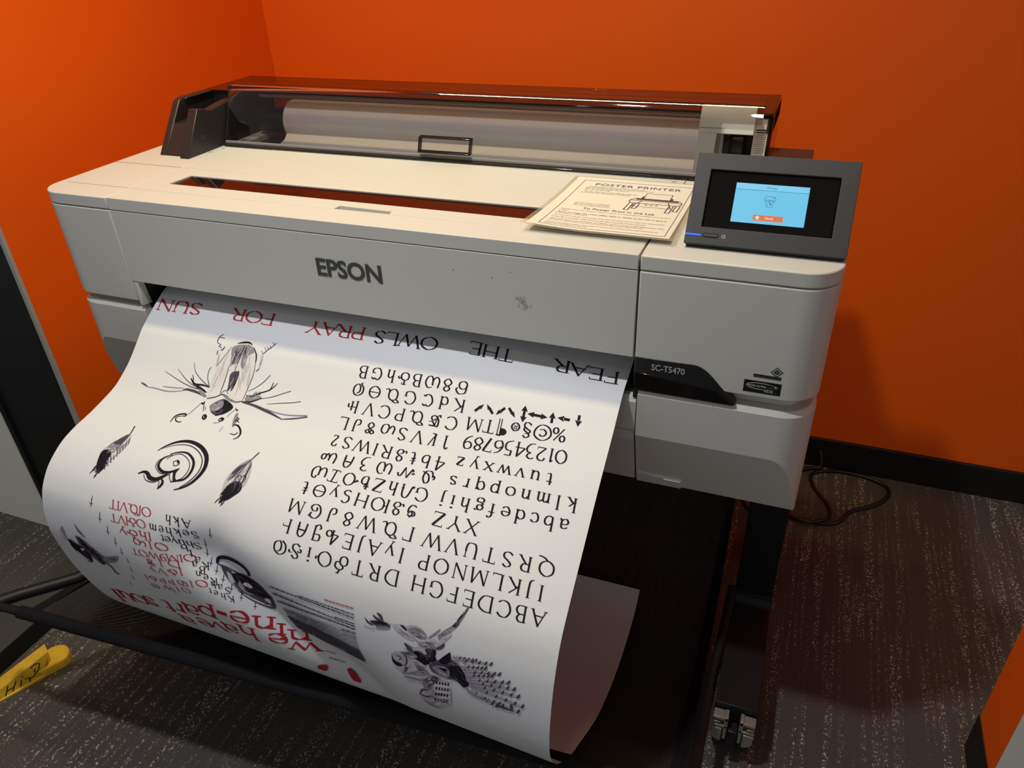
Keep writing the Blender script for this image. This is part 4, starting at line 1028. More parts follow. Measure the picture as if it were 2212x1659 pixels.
[0,2,23,20,7,7698,5660,7979,5591,8157,5553],
[0,1,8,27,12,7883,5583,7870,5619,7854,5633],
[0,1,8,28,12,7985,5559,7971,5595,7953,5614],
[0,1,8,30,12,8087,5536,8071,5572,8050,5596],
[0,1,8,31,11,8181,5514,8164,5550,8142,5579],
[0,1,8,32,11,8259,5497,8241,5533,8217,5566],
[0,3,31,44,10,7792,5735,7985,5667,8176,5622],
[0,2,24,20,7,7792,5735,7986,5674,8108,5641],
[0,1,9,27,12,7925,5662,7911,5699,7895,5713],
[0,1,9,29,12,7995,5641,7981,5678,7962,5698],
[0,1,8,30,12,8066,5621,8050,5658,8029,5683],
[0,1,8,32,12,8132,5602,8114,5639,8092,5669],
[0,1,8,33,12,8186,5586,8168,5624,8143,5658],
[0,3,31,44,10,7846,5797,8120,5704,8389,5637],
[0,2,24,20,7,7846,5797,8121,5712,8293,5664],
[0,1,9,27,12,8028,5709,8014,5746,7998,5761],
[0,1,9,29,12,8127,5679,8112,5717,8094,5737],
[0,1,8,30,12,8226,5651,8210,5688,8189,5714],
[0,1,8,32,12,8318,5624,8301,5662,8278,5692],
[0,1,8,33,12,8394,5603,8375,5641,8351,5675],
[0,3,31,45,10,7874,5857,8080,5767,8282,5702],
[0,2,24,21,7,7874,5857,8080,5775,8210,5729],
[0,1,9,28,12,8015,5769,8001,5808,7984,5823],
[0,1,9,29,12,8090,5741,8075,5780,8056,5800],
[0,1,9,31,12,8165,5713,8148,5752,8127,5778],
[0,1,8,32,12,8235,5687,8217,5726,8194,5757],
[0,1,8,33,12,8292,5667,8273,5705,8248,5741],
[0,3,31,45,10,7889,5923,8214,5805,8530,5716],
[0,2,24,21,7,7889,5923,8215,5813,8418,5751],
[0,1,9,28,12,8102,5818,8088,5856,8072,5871],
[0,1,9,29,12,8220,5780,8204,5819,8186,5839],
[0,1,9,31,12,8336,5743,8319,5782,8298,5808],
[0,1,8,32,12,8444,5710,8427,5748,8404,5779],
[0,1,8,33,12,8533,5682,8514,5721,8490,5756],
[0,3,31,45,10,7928,5936,8279,5849,8622,5788],
[0,2,24,21,7,7928,5936,8280,5857,8500,5814],
[0,1,9,28,12,8157,5849,8143,5889,8126,5904],
[0,1,9,30,12,8284,5822,8268,5862,8250,5883],
[0,1,9,31,12,8409,5796,8393,5835,8372,5862],
[0,1,9,32,12,8527,5772,8509,5811,8486,5843],
[0,1,8,33,12,8623,5752,8604,5792,8580,5827],
[0,3,32,46,11,7942,5974,8320,5917,8690,5885],
[0,2,25,21,7,7942,5974,8321,5925,8558,5900],
[0,1,9,28,13,8187,5905,8173,5945,8156,5960],
[0,1,9,30,12,8324,5889,8308,5929,8289,5950],
[0,1,9,31,12,8459,5873,8442,5913,8421,5940],
[0,1,9,33,12,8586,5858,8568,5898,8545,5931],
[0,1,9,34,12,8689,5846,8670,5886,8646,5923],
[0,3,32,47,11,7955,6013,8362,6007,8759,6024],
[0,2,25,22,7,7955,6013,8362,6016,8617,6022],
[0,1,9,29,13,8217,5974,8203,6015,8186,6031],
[0,1,9,30,13,8364,5976,8349,6017,8329,6040],
[0,1,9,32,13,8510,5978,8493,6019,8472,6048],
[0,1,9,34,12,8646,5980,8628,6021,8605,6055],
[0,1,9,35,12,8757,5981,8738,6023,8713,6062],
[0,3,34,49,11,7892,6085,8137,6119,8379,6176],
[0,2,27,23,8,7892,6085,8137,6128,8292,6160],
[0,1,9,30,13,8057,6068,8042,6111,8024,6128],
[0,1,10,32,13,8147,6084,8130,6128,8110,6152],
[0,1,10,34,13,8236,6099,8217,6144,8194,6175],
[0,1,9,36,13,8320,6114,8299,6160,8274,6197],
[0,1,9,38,13,8389,6126,8367,6172,8340,6215],
[0,3,34,48,11,7944,6124,8327,6118,8703,6137],
[0,2,26,22,7,7944,6124,8328,6127,8569,6134],
[0,1,9,30,13,8193,6084,8178,6126,8160,6143],
[0,1,9,32,13,8331,6085,8315,6129,8295,6152],
[0,1,9,33,13,8469,6087,8451,6131,8429,6161],
[0,1,9,35,13,8598,6089,8579,6133,8555,6169],
[0,1,9,36,13,8703,6091,8683,6135,8658,6176],
[0,1,11,38,11,8341,6178,8480,6169,8623,6158],
[0,1,9,34,15,8427,6079,8391,6125,8341,6186],
[0,1,9,44,15,8563,6057,8577,6088,8566,6130],
[0,2,8,15,6,7918,6104,8060,6157,8239,6162],
[1,2,7197,6235,7325,6065,7419,6041,7499,6069,7416,6168,7356,6296,7240,6389,7203,6336],
[0,1,2,9,2,7201,6241,7242,6185,7289,6143],
[0,3,2,16,2,7270,6209,7330,6121,7403,6062],
[0,1,2,20,2,7229,6227,7259,6186,7293,6155],
[0,1,2,20,2,7330,6248,7398,6187,7453,6110],
[0,1,2,10,2,7255,6249,7291,6202,7331,6164],
[0,1,2,12,2,7286,6221,7337,6161,7388,6107],
[0,1,2,17,2,7275,6328,7306,6290,7338,6255],
[0,1,2,14,2,7362,6204,7396,6169,7427,6131],
[0,3,2,18,2,7239,6329,7278,6279,7319,6236],
[0,3,2,11,2,7310,6142,7353,6104,7389,6056],
[0,1,2,12,2,7380,6164,7414,6121,7452,6084],
[0,1,2,23,2,7261,6313,7302,6261,7345,6217],
[0,1,2,22,2,7260,6220,7295,6191,7323,6150],
[0,3,2,21,2,7290,6234,7326,6192,7363,6153],
[1,1,7338,6107,7392,6052,7459,6070,7390,6164,7349,6166],
[0,0,2,15,2,7421,6087,7433,6077,7445,6070],
[0,2,2,17,2,7362,6127,7388,6106,7414,6091],
[1,3,7374,6220,7498,6085,7591,6060,7642,6196,7648,6362,7609,6528,7454,6701,7304,6685,7153,6671,7127,6543,7209,6423,7340,6339],
[0,4,2,15,2,7414,6180,7476,6153,7538,6118],
[0,2,2,9,2,7237,6447,7354,6359,7467,6316],
[0,2,2,22,2,7359,6345,7478,6298,7595,6217],
[0,2,2,16,2,7505,6300,7561,6283,7617,6239],
[0,2,3,23,3,7279,6657,7347,6628,7416,6567],
[0,2,2,24,2,7333,6402,7408,6347,7482,6318],
[0,2,2,22,2,7350,6539,7452,6465,7551,6418],
[0,4,2,14,2,7382,6364,7453,6328,7523,6286],
[0,2,2,24,2,7253,6558,7361,6500,7467,6429],
[0,2,2,11,2,7251,6542,7333,6499,7414,6444],
[0,2,2,15,2,7370,6661,7453,6599,7532,6556],
[0,2,2,12,2,7338,6445,7435,6415,7531,6334],
[0,2,2,26,2,7351,6642,7459,6598,7569,6504],
[0,4,2,16,2,7425,6298,7493,6254,7560,6225],
[0,2,3,15,3,7265,6669,7360,6635,7457,6544],
[0,4,2,10,2,7403,6472,7483,6447,7564,6378],
[0,2,2,19,2,7273,6463,7402,6398,7528,6317],
[0,2,2,9,2,7433,6491,7527,6462,7621,6380],
[0,2,2,24,2,7378,6496,7445,6442,7510,6418],
[0,2,2,16,2,7408,6435,7500,6362,7589,6331],
[0,4,29,41,29,7387,6222,7509,6191,7650,6144],
[0,4,30,43,30,7385,6352,7515,6299,7647,6246],
[0,4,32,45,32,7379,6493,7518,6413,7642,6354],
[0,4,33,48,33,7368,6647,7519,6536,7634,6470],
[0,0,8,24,8,7438,6127,7433,6153,7426,6188],
[0,0,8,24,8,7483,6116,7478,6142,7472,6177],
[0,0,8,24,8,7528,6106,7524,6132,7518,6166],
[0,0,8,24,8,7574,6096,7569,6121,7563,6156],
[0,0,8,24,8,7619,6086,7614,6111,7608,6145],
[0,0,9,26,9,7425,6240,7420,6268,7412,6305],
[0,0,8,25,8,7472,6228,7466,6256,7459,6293],
[0,0,8,25,8,7517,6217,7512,6244,7505,6281],
[0,0,8,25,8,7563,6206,7558,6232,7551,6269],
[0,0,8,25,8,7609,6195,7604,6221,7597,6258],
[0,0,9,27,9,7410,6361,7404,6391,7395,6432],
[0,0,9,27,9,7457,6348,7451,6378,7442,6418],
[0,0,9,27,9,7503,6335,7497,6365,7489,6405],
[0,0,9,26,9,7550,6323,7544,6352,7536,6392],
[0,0,9,26,9,7596,6311,7590,6339,7582,6379],
[0,0,10,29,10,7391,6492,7384,6524,7374,6568],
[0,0,9,28,9,7439,6477,7432,6509,7422,6553],
[0,0,9,28,9,7486,6463,7479,6495,7470,6538],
[0,0,9,28,9,7533,6450,7526,6481,7517,6523],
[0,0,9,27,9,7580,6436,7573,6467,7565,6509],
[0,1,15,34,15,7115,6531,7224,6548,7328,6472],
[0,1,14,28,9,7130,6522,7182,6419,7267,6394],
[0,2,17,51,17,7180,6676,7301,6710,7452,6713],
[0,1,9,23,9,7470,6567,7543,6507,7610,6518],
[0,2,14,47,14,7285,6495,7436,6490,7613,6479],
[0,0,5,22,7,6258,5467,6295,5508,6351,5537,6414,5543],
[0,0,5,18,7,6265,5484,6302,5519,6344,5532],
[1,1,6336,5501,6517,5443,6640,5443,6671,5492,6578,5536,6455,5536,6399,5514],
[0,0,2,11,2,6437,5493,6471,5497,6507,5487],
[0,0,2,10,2,6560,5452,6599,5450,6639,5444],
[0,0,2,19,2,6452,5497,6524,5479,6592,5483],
[0,0,2,15,2,6486,5533,6535,5531,6585,5523],
[0,0,2,17,2,6478,5479,6557,5476,6637,5464],
[0,0,2,8,2,6497,5480,6563,5462,6626,5467],
[0,0,2,13,2,6381,5496,6448,5475,6510,5483],
[0,0,2,17,2,6362,5506,6416,5513,6475,5495],
[1,0,6342,5493,6517,5439,6600,5449,6493,5490],
[0,1,2,10,2,6393,5491,6452,5475,6510,5469],
[0,0,2,15,2,6464,5478,6514,5465,6563,5460],
[0,0,2,8,2,6461,5460,6490,5455,6520,5450],
[0,1,5,38,10,6383,5388,6447,5420,6544,5435],
[0,1,5,52,14,6443,5337,6512,5373,6547,5440],
[0,1,6,9,6,6249,5599,6319,5616,6388,5611,6443,5588],
[0,1,10,9,3,6629,5479,6661,5456,6692,5423],
[0,2,18,43,14,6442,5568,6551,5532,6665,5507],
[0,1,4,9,4,6904,5747,6965,5761,7019,5776],
[0,3,36,71,36,7044,5717,7176,5670,7258,5724],
[0,0,39,86,55,3388,5608,3422,5489,3615,5405,3832,5393,3987,5431,4054,5515,4041,5605],
[0,1,19,31,15,3398,5606,3455,5621,3616,5641,3781,5664,3987,5645],
[1,1,3466,5658,3516,5611,3672,5687,3827,5654,4074,5660,4271,5752,4384,5940,4415,5977,4431,6187,4375,6243,4232,6223,4039,6160,3845,6062,3659,5911,3541,5784],
[0,0,3,29,3,3881,5961,4129,6028,4303,6212],
[0,0,3,25,3,3672,5814,3851,5892,4005,6009],
[0,0,3,17,3,3945,5852,4077,5964,4242,6017],
[0,0,4,21,4,3928,5664,4056,5762,4230,5789],
[0,2,3,18,3,3930,5897,4093,6073,4330,6126],
[0,0,2,16,2,3850,5917,4015,6046,4207,6127],
[0,2,3,17,3,3516,5721,3729,5781,3889,5934],
[0,0,4,40,4,3744,5731,3975,5772,4127,5935],
[0,2,2,22,2,3863,6045,3970,6087,4057,6162],
[0,2,3,14,3,3576,5714,3676,5804,3807,5839],
[0,2,2,23,2,3528,5715,3633,5804,3762,5847],
[0,0,3,33,3,3899,5923,4059,5956,4161,6077],
[0,0,2,25,2,3531,5748,3736,5869,3941,5986],
[0,0,3,13,3,3684,5749,3781,5804,3881,5856],
[0,0,3,13,3,3886,5902,4046,6025,4231,6100],
[0,2,2,21,2,3820,5922,3930,5995,4045,6056],
[0,0,3,26,3,3865,5851,4016,5913,4144,6008],
[0,0,4,47,4,3853,5751,4089,5782,4234,5949],
[0,2,2,18,2,3549,5740,3724,5852,3908,5946],
[0,0,3,31,3,3702,5705,3865,5754,3994,5856],
[1,3,3553,5725,3648,5740,3727,5902,3823,6014,3771,6002,3620,5863],
[0,2,2,14,2,3651,5847,3680,5897,3723,5932],
[0,2,2,19,2,3616,5811,3643,5840,3667,5873],
[0,4,2,23,2,3622,5769,3642,5809,3674,5837],
[0,4,2,15,2,3667,5865,3730,5923,3776,5995],
[0,2,2,24,2,3617,5776,3687,5834,3731,5917],
[1,0,3649,5718,3781,5664,4074,5660,4241,5773,4355,5960,4247,6047,4053,6048,3873,6007,3744,5899],
[0,0,3,17,3,3803,5755,3943,5855,4123,5885],
[0,1,4,39,4,3794,5715,3934,5779,4084,5824],
[0,0,3,27,3,3870,5875,3951,5912,4030,5951],
[0,0,3,26,3,3740,5783,3867,5878,4027,5913],
[0,1,5,35,5,4000,5789,4165,5791,4271,5885],
[0,0,4,32,4,3781,5735,3914,5754,4013,5827],
[0,0,3,14,3,3833,5834,3974,5856,4075,5947],
[0,1,4,34,4,3869,5779,3991,5840,4125,5881],
[0,1,3,21,3,3789,5866,3886,5881,3953,5949],
[0,0,4,25,4,3935,5761,4093,5779,4211,5859],
[0,1,4,37,4,3988,5819,4105,5915,4270,5930],
[0,1,4,36,4,3993,5847,4106,5917,4240,5949],
[0,1,3,15,3,3962,5919,4072,6030,4237,6045],
[0,0,3,27,3,3870,5851,3963,5865,4030,5923],
[0,1,2,23,2,3797,5883,3881,5965,3998,5985],
[0,1,4,29,4,4045,5805,4127,5903,4278,5888],
[0,1,3,35,3,3860,5870,4007,5895,4113,5990],
[0,0,4,26,4,4016,5897,4098,5910,4157,5960],
[0,1,4,29,4,3711,5745,3882,5751,3989,5865],
[0,0,3,16,3,3882,5778,3992,5901,4177,5895],
[1,4,3672,5687,3755,5687,3667,5734],
[1,4,3845,5874,3942,5823,4029,5857,4027,5923,3890,5915],
[0,3,3,16,3,3887,5858,3925,5859,3960,5866],
[1,4,4244,6061,4343,6036,4351,6136,4265,6112],
[1,2,3742,5859,3798,5845,3926,5997,4053,6048,3946,6050,3820,5979],
[0,1,2,12,2,3768,5890,3827,5958,3905,5992],
[0,1,2,26,2,3817,5936,3878,5994,3949,6035],
[0,1,2,16,2,3844,5945,3872,5974,3907,5992],
[0,1,2,13,2,3814,5935,3863,5976,3915,6011],
[0,0,19,77,19,4353,5901,4385,5969,4393,5978],
[0,4,10,20,10,3878,6059,4037,6126,4214,6180,4361,6192],
[0,2,15,73,15,366,5667,354,5769,378,5830],
[0,3,25,99,25,282,5770,324,5896,365,6006],
[1,0,420,5923,543,5990,687,6036,779,6183,743,6362,652,6416,539,6311,411,6146],
[0,0,4,31,4,547,5994,622,6032,643,6122],
[0,0,5,26,5,442,5940,499,6032,571,6109],
[0,0,5,21,5,631,6048,694,6108,734,6189],
[0,0,5,21,5,555,6083,605,6128,634,6194],
[0,0,5,33,5,509,6119,532,6193,588,6235],
[0,0,5,27,5,500,6164,553,6263,619,6348],
[0,0,5,38,5,564,6218,627,6255,643,6340],
[0,1,5,52,5,642,6134,651,6204,707,6228],
[0,1,13,34,13,685,5530,743,5625,806,5690,879,5754],
[1,1,636,5778,764,5814,857,5874,963,5956,1077,6062,1162,6131,1047,6312,929,6309,823,6191,757,6086,675,5965],
[0,0,4,40,4,888,5972,978,6067,1058,6172],
[0,0,4,38,4,891,5964,966,6057,1047,6145],
[0,2,5,38,5,855,6136,899,6238,983,6302],
[0,2,5,20,5,817,6062,919,6170,1002,6297],
[0,0,4,27,4,753,5892,801,6016,918,6072],
[0,0,4,38,4,857,6030,981,6083,1017,6225],
[0,0,5,31,5,833,6040,893,6177,1009,6259],
[0,2,4,25,4,983,6014,1055,6045,1079,6125],
[0,0,4,18,4,783,5851,906,5945,995,6073],
[0,0,4,26,4,729,5908,829,6012,921,6126],
[0,2,4,31,4,804,5842,868,5899,927,5961],
[1,0,703,5789,814,5866,877,5988,775,6002],
[0,0,4,34,4,759,5886,764,5930,798,5948],
[1,4,618,6076,730,6045,651,6129],
[1,2,1003,6118,1220,6057,1517,5930,1405,6110,1173,6205,1087,6188],
[0,1,4,22,4,1234,6065,1329,6055,1442,6007],
[0,1,4,37,4,1292,6072,1373,6050,1455,6026],
[0,1,39,39,30,1113,6230,1208,6325,1239,6449,1304,6462],
[0,0,19,57,19,983,6205,1035,6290,1063,6306],
[0,0,22,62,22,933,6068,1003,6118,1103,6155],
[0,3,30,60,20,479,6199,583,6319,705,6364],
[0,1,14,14,14,652,5911,683,6090,753,6140],
[0,5,16,16,16,6063,5388,6031,5389,6000,5389],
[0,5,16,16,16,5990,5390,5959,5390,5927,5391],
[0,5,16,16,16,5917,5391,5893,5392,5868,5393],
[0,5,16,16,16,5859,5393,5841,5393,5823,5394],
[0,5,16,16,16,5813,5394,5791,5395,5768,5395],
[0,5,16,16,16,5758,5396,5731,5397,5703,5397],
[0,5,16,16,16,5694,5398,5671,5398,5648,5399],
[0,5,16,16,16,5639,5399,5608,5400,5577,5401],
[0,5,16,16,16,5567,5402,5562,5402,5556,5402],
[0,1,17,17,17,6079,5481,6050,5481,6020,5481],
[0,1,17,17,17,6010,5481,5975,5481,5941,5481],
[0,1,18,18,18,5931,5481,5889,5481,5847,5481],
[0,1,18,18,18,5837,5481,5790,5482,5742,5482],
[0,1,18,18,18,5732,5482,5707,5482,5681,5482],
[0,1,18,18,18,5671,5482,5644,5482,5617,5483],
[0,1,18,18,18,5607,5483,5582,5483,5558,5483],
[0,1,18,18,18,5548,5483,5519,5484,5491,5484],
[0,1,19,19,19,5481,5484,5437,5485,5393,5486],
[0,1,19,19,19,5383,5486,5353,5487,5323,5488],
[0,1,19,19,19,5313,5488,5266,5489,5219,5491],
[0,1,20,20,20,5208,5492,5163,5493,5117,5496],
[0,1,20,20,20,5106,5496,5097,5497,5087,5497],
[0,1,18,18,18,6082,5540,6049,5539,6016,5538],
[0,1,18,18,18,6007,5538,5969,5537,5930,5535],
[0,1,18,18,18,5921,5535,5899,5534,5878,5534],
[0,1,18,18,18,5868,5533,5825,5532,5783,5531],
[0,1,18,18,18,5773,5530,5730,5529,5688,5528],
[0,1,18,18,18,5678,5528,5643,5527,5607,5526],
[0,1,19,19,19,5597,5526,5557,5525,5517,5524],
[0,1,19,19,19,5507,5524,5463,5523,5419,5523],
[0,1,19,19,19,5409,5522,5381,5522,5354,5522],
[0,1,20,20,20,5344,5522,5305,5522,5266,5522],
[0,1,20,20,20,5256,5522,5228,5522,5200,5522],
[0,1,21,21,21,5190,5522,5144,5523,5099,5524],
[0,1,21,21,21,5088,5524,5052,5525,5015,5527],
[0,1,22,22,22,5004,5527,4976,5528,4946,5530],
[0,1,23,23,23,4935,5531,4900,5533,4864,5535],
[0,1,24,24,24,4853,5536,4798,5541,4743,5546],
[0,1,27,27,27,4731,5547,4688,5552,4644,5558],
[0,1,29,29,29,4631,5560,4594,5565,4557,5572],
[0,1,31,31,31,4544,5574,4528,5577,4513,5580],
[0,1,18,18,18,6089,5631,6046,5631,6003,5630],
[0,1,19,19,19,5993,5630,5955,5630,5917,5630],
[0,1,19,19,19,5908,5630,5869,5630,5831,5630],
[0,1,19,19,19,5821,5630,5785,5630,5749,5631],
[0,1,19,19,19,5739,5631,5739,5631,5738,5631],
[0,1,19,19,19,6100,5675,6062,5673,6024,5671],
[0,1,19,19,19,6015,5670,5974,5668,5933,5666],
[0,1,19,19,19,5923,5666,5891,5664,5858,5662],
[0,1,19,19,19,5849,5662,5823,5661,5797,5659],
[0,1,19,19,19,5787,5659,5761,5658,5735,5657],
[0,1,19,19,19,5725,5656,5698,5655,5670,5654],
[0,1,20,20,20,5660,5654,5634,5653,5608,5652],
[0,1,20,20,20,5598,5652,5560,5650,5522,5649],
[0,1,21,21,21,5511,5649,5470,5648,5429,5648],
[0,1,21,21,21,5419,5648,5370,5647,5320,5647],
[0,1,22,22,22,5310,5647,5285,5647,5261,5647],
[0,1,23,23,23,5250,5647,5213,5648,5176,5649],
[0,1,23,23,23,5166,5649,5141,5650,5117,5651],
[0,1,25,25,25,5106,5652,5055,5654,5004,5658],
[0,1,27,27,27,4992,5659,4940,5663,4886,5669],
[0,1,30,30,30,4875,5670,4830,5675,4786,5682],
[0,1,33,33,33,4773,5684,4719,5694,4664,5704],
[0,1,38,38,38,4651,5707,4589,5721,4526,5736],
[0,1,40,40,40,4513,5740,4509,5741,4506,5742],
[0,1,19,19,19,6098,5725,6061,5724,6022,5724],
[0,1,19,19,19,6013,5724,5966,5723,5920,5723],
[0,1,19,19,19,5910,5723,5878,5723,5845,5723],
[0,1,20,20,20,5835,5723,5805,5723,5775,5724],
[0,1,20,20,20,5765,5724,5739,5724,5712,5724],
[0,1,21,21,21,5702,5724,5653,5725,5604,5726],
[0,1,21,21,21,5594,5727,5571,5727,5548,5728],
[0,1,22,22,22,5538,5729,5503,5730,5469,5731],
[0,1,23,23,23,5459,5732,5431,5734,5403,5735],
[0,1,24,24,24,5393,5736,5344,5740,5295,5744],
[0,1,26,26,26,5284,5745,5233,5751,5180,5757],
[0,1,28,28,28,5169,5759,5124,5766,5078,5773],
[0,1,32,32,32,5067,5775,5028,5783,4989,5791],
[0,1,35,35,35,4976,5794,4946,5803,4914,5811],
[0,1,41,41,41,4901,5815,4852,5830,4802,5846],
[0,1,46,46,46,4787,5852,4752,5865,4717,5879],
[0,1,49,49,49,4702,5885,4656,5904,4611,5923],
[0,1,47,47,47,4596,5929,4566,5940,4538,5950],
[0,1,20,20,20,6107,5797,6073,5799,6039,5800],
[0,1,20,20,20,6029,5801,5981,5803,5933,5806],
[0,1,21,21,21,5922,5807,5889,5809,5856,5811],
[0,1,10,10,10,6105,5835,6044,5835,5983,5835],
[0,1,10,10,10,5974,5835,5881,5835,5787,5837],
[0,1,11,11,11,5777,5837,5675,5841,5570,5846],
[0,1,13,13,13,5559,5847,5490,5853,5419,5861],
[0,1,15,15,15,5408,5863,5310,5878,5207,5898],
[0,1,20,20,20,5195,5901,5113,5925,5027,5955],
[0,1,27,27,27,5013,5961,4894,6012,4773,6066],
[0,1,21,21,21,4759,6071,4666,6103,4580,6123],
[0,1,10,10,10,6112,5874,6060,5873,6007,5873],
[0,1,11,11,11,5997,5873,5932,5873,5867,5874],
[0,1,11,11,11,5857,5874,5747,5877,5634,5882],
[0,1,13,13,13,5623,5883,5531,5890,5436,5901],
[0,1,16,16,16,5425,5902,5322,5920,5213,5946],
[0,1,25,25,25,5200,5950,5055,6000,4895,6072],
[0,1,22,22,22,4880,6079,4730,6135,4598,6164],
[0,1,11,11,11,6119,5913,6037,5912,5954,5912],
[0,1,11,11,11,5944,5912,5880,5913,5816,5914],
[0,1,12,12,12,5806,5914,5753,5916,5699,5919],
[0,1,13,13,13,5689,5919,5633,5923,5577,5928],
[0,1,15,15,15,5566,5929,5490,5938,5410,5950],
[0,1,19,19,19,5399,5952,5296,5974,5186,6007],
[0,1,26,26,26,5173,6011,5098,6042,5020,6076],
[0,1,28,28,28,5005,6083,4913,6124,4826,6160],
[0,1,20,20,20,4812,6165,4709,6192,4615,6205],
[0,1,11,11,11,6126,5954,6069,5953,6013,5953],
[0,1,11,11,11,6003,5952,5943,5953,5883,5953],
[0,1,12,12,12,5873,5953,5801,5956,5729,5959],
[0,1,14,14,14,5718,5960,5647,5965,5574,5972],
[0,1,16,16,16,5563,5973,5503,5982,5442,5992],
[0,1,21,21,21,5430,5994,5301,6026,5159,6077],
[0,1,30,30,30,5144,6084,5045,6129,4945,6176],
[0,1,24,24,24,4931,6182,4847,6211,4768,6231],
[0,1,18,18,18,4756,6233,4693,6241,4633,6245],
[0,1,11,11,11,6131,5996,6044,5995,5956,5995],
[0,1,12,12,12,5946,5995,5883,5996,5818,5998],
[0,1,13,13,13,5808,5999,5741,6002,5672,6007],
[0,1,15,15,15,5661,6008,5595,6016,5526,6026],
[0,1,20,20,20,5514,6029,5394,6055,5263,6098],
[0,1,30,30,30,5249,6103,5169,6138,5086,6180],
[0,1,26,26,26,5070,6187,4944,6240,4831,6269],
[0,1,17,17,17,4819,6271,4733,6282,4652,6285],
[0,1,12,12,12,6137,6039,6086,6038,6035,6038],
[0,1,12,12,12,6025,6038,5971,6038,5915,6039],
[0,1,14,14,14,5905,6040,5802,6044,5696,6053],
[0,1,17,17,17,5685,6054,5580,6068,5468,6092],
[0,1,25,25,25,5456,6095,5380,6117,5298,6150],
[0,1,33,33,33,5284,6156,5167,6213,5051,6267],
[0,1,22,22,22,5037,6272,4898,6311,4774,6325],
[0,1,15,15,15,4763,6325,4717,6324,4671,6324],
[0,1,12,12,12,6141,6084,6053,6083,5964,6084],
[0,1,14,14,14,5954,6084,5868,6088,5780,6094],
[0,1,18,18,18,5770,6095,5652,6109,5525,6136],
[0,1,26,26,26,5513,6139,5438,6163,5357,6196],
[0,1,35,35,35,5342,6203,5264,6241,5184,6282],
[0,1,26,26,26,5169,6290,5033,6342,4915,6363],
[0,1,17,17,17,4903,6364,4834,6368,4767,6368],
[0,1,14,14,14,4757,6366,4724,6364,4691,6361],
[0,1,23,23,23,6145,6121,5909,6112,5658,6121],
[0,1,50,50,50,5647,6122,5364,6183,5039,6303],
[0,1,30,30,30,5026,6306,4818,6324,4630,6306],
[0,1,23,23,23,6153,6145,5961,6138,5761,6143],
[0,1,49,49,49,5750,6144,5433,6202,5062,6340],
[0,1,30,30,30,5050,6342,4854,6355,4675,6337],
[0,1,23,23,23,4665,6336,4657,6334,4648,6332],
[0,1,26,26,26,6161,6170,5904,6165,5624,6192],
[0,1,61,61,61,5612,6194,5266,6319,4947,6387],
[0,1,26,26,26,4936,6387,4798,6377,4665,6357],
[0,1,27,27,27,6168,6195,5910,6194,5626,6228],
[0,1,60,60,60,5614,6230,5267,6370,4967,6419],
[0,1,25,25,25,4956,6418,4817,6405,4684,6381],
[0,1,27,27,27,6175,6221,5990,6220,5794,6233],
[0,1,67,67,67,5784,6235,5454,6338,5112,6448],
[0,1,27,27,27,5101,6449,4899,6440,4711,6407],
[0,1,28,28,28,6182,6247,6007,6249,5821,6266],
[0,1,70,70,70,5810,6267,5454,6395,5111,6483],
[0,1,26,26,26,5100,6483,4921,6469,4753,6436],
[0,1,20,20,20,4744,6433,4733,6430,4721,6427],
[0,1,33,33,33,6189,6274,5947,6285,5673,6345],
[0,1,61,61,61,5660,6350,5372,6486,5138,6518],
[0,1,24,24,24,5127,6518,4928,6494,4740,6450],
[0,1,34,34,34,6195,6302,5974,6317,5723,6378],
[0,1,57,57,57,5709,6383,5375,6537,5114,6548],
[0,1,23,23,23,5103,6547,4927,6518,4758,6474],
[0,1,42,42,42,6201,6332,5936,6361,5607,6496],
[0,1,50,50,50,5592,6505,5364,6590,5180,6589],
[0,1,23,23,23,5169,6588,4973,6553,4786,6499],
[0,1,15,15,15,5407,6935,5379,6929,5352,6922],
[0,1,14,14,14,5343,6919,5326,6914,5309,6909],
[0,1,14,14,14,5300,6906,5276,6899,5252,6891],
[0,1,14,14,14,5548,7099,5527,7094,5506,7089],
[0,1,13,13,13,5496,7087,5480,7083,5464,7079],
[0,1,13,13,13,5455,7076,5434,7069,5412,7061],
[0,1,13,13,13,5403,7058,5379,7051,5355,7043],
[0,1,12,12,12,5346,7040,5320,7031,5295,7023],
[0,1,12,12,12,5286,7020,5285,7020,5284,7020],
[1,5,5113,7188,5261,7181,5208,7315,5068,7283],
[1,5,5577,7230,5654,7209,5744,7312,5791,7474,5658,7456,5602,7328]]
DAGGERS = [(0.1073, 0.5028), (0.1267, 0.5247), (0.1419, 0.5442), (0.1554, 0.5611), (0.1642, 0.5786), (0.1715, 0.5952), (0.1707, 0.6163), (0.1631, 0.6395), (0.1454, 0.6642), (0.3335, 0.4997), (0.3203, 0.5249), (0.3204, 0.544), (0.3282, 0.5601), (0.3393, 0.5716), (0.3519, 0.5846), (0.3668, 0.5981), (0.3841, 0.6104), (0.4074, 0.6225)]
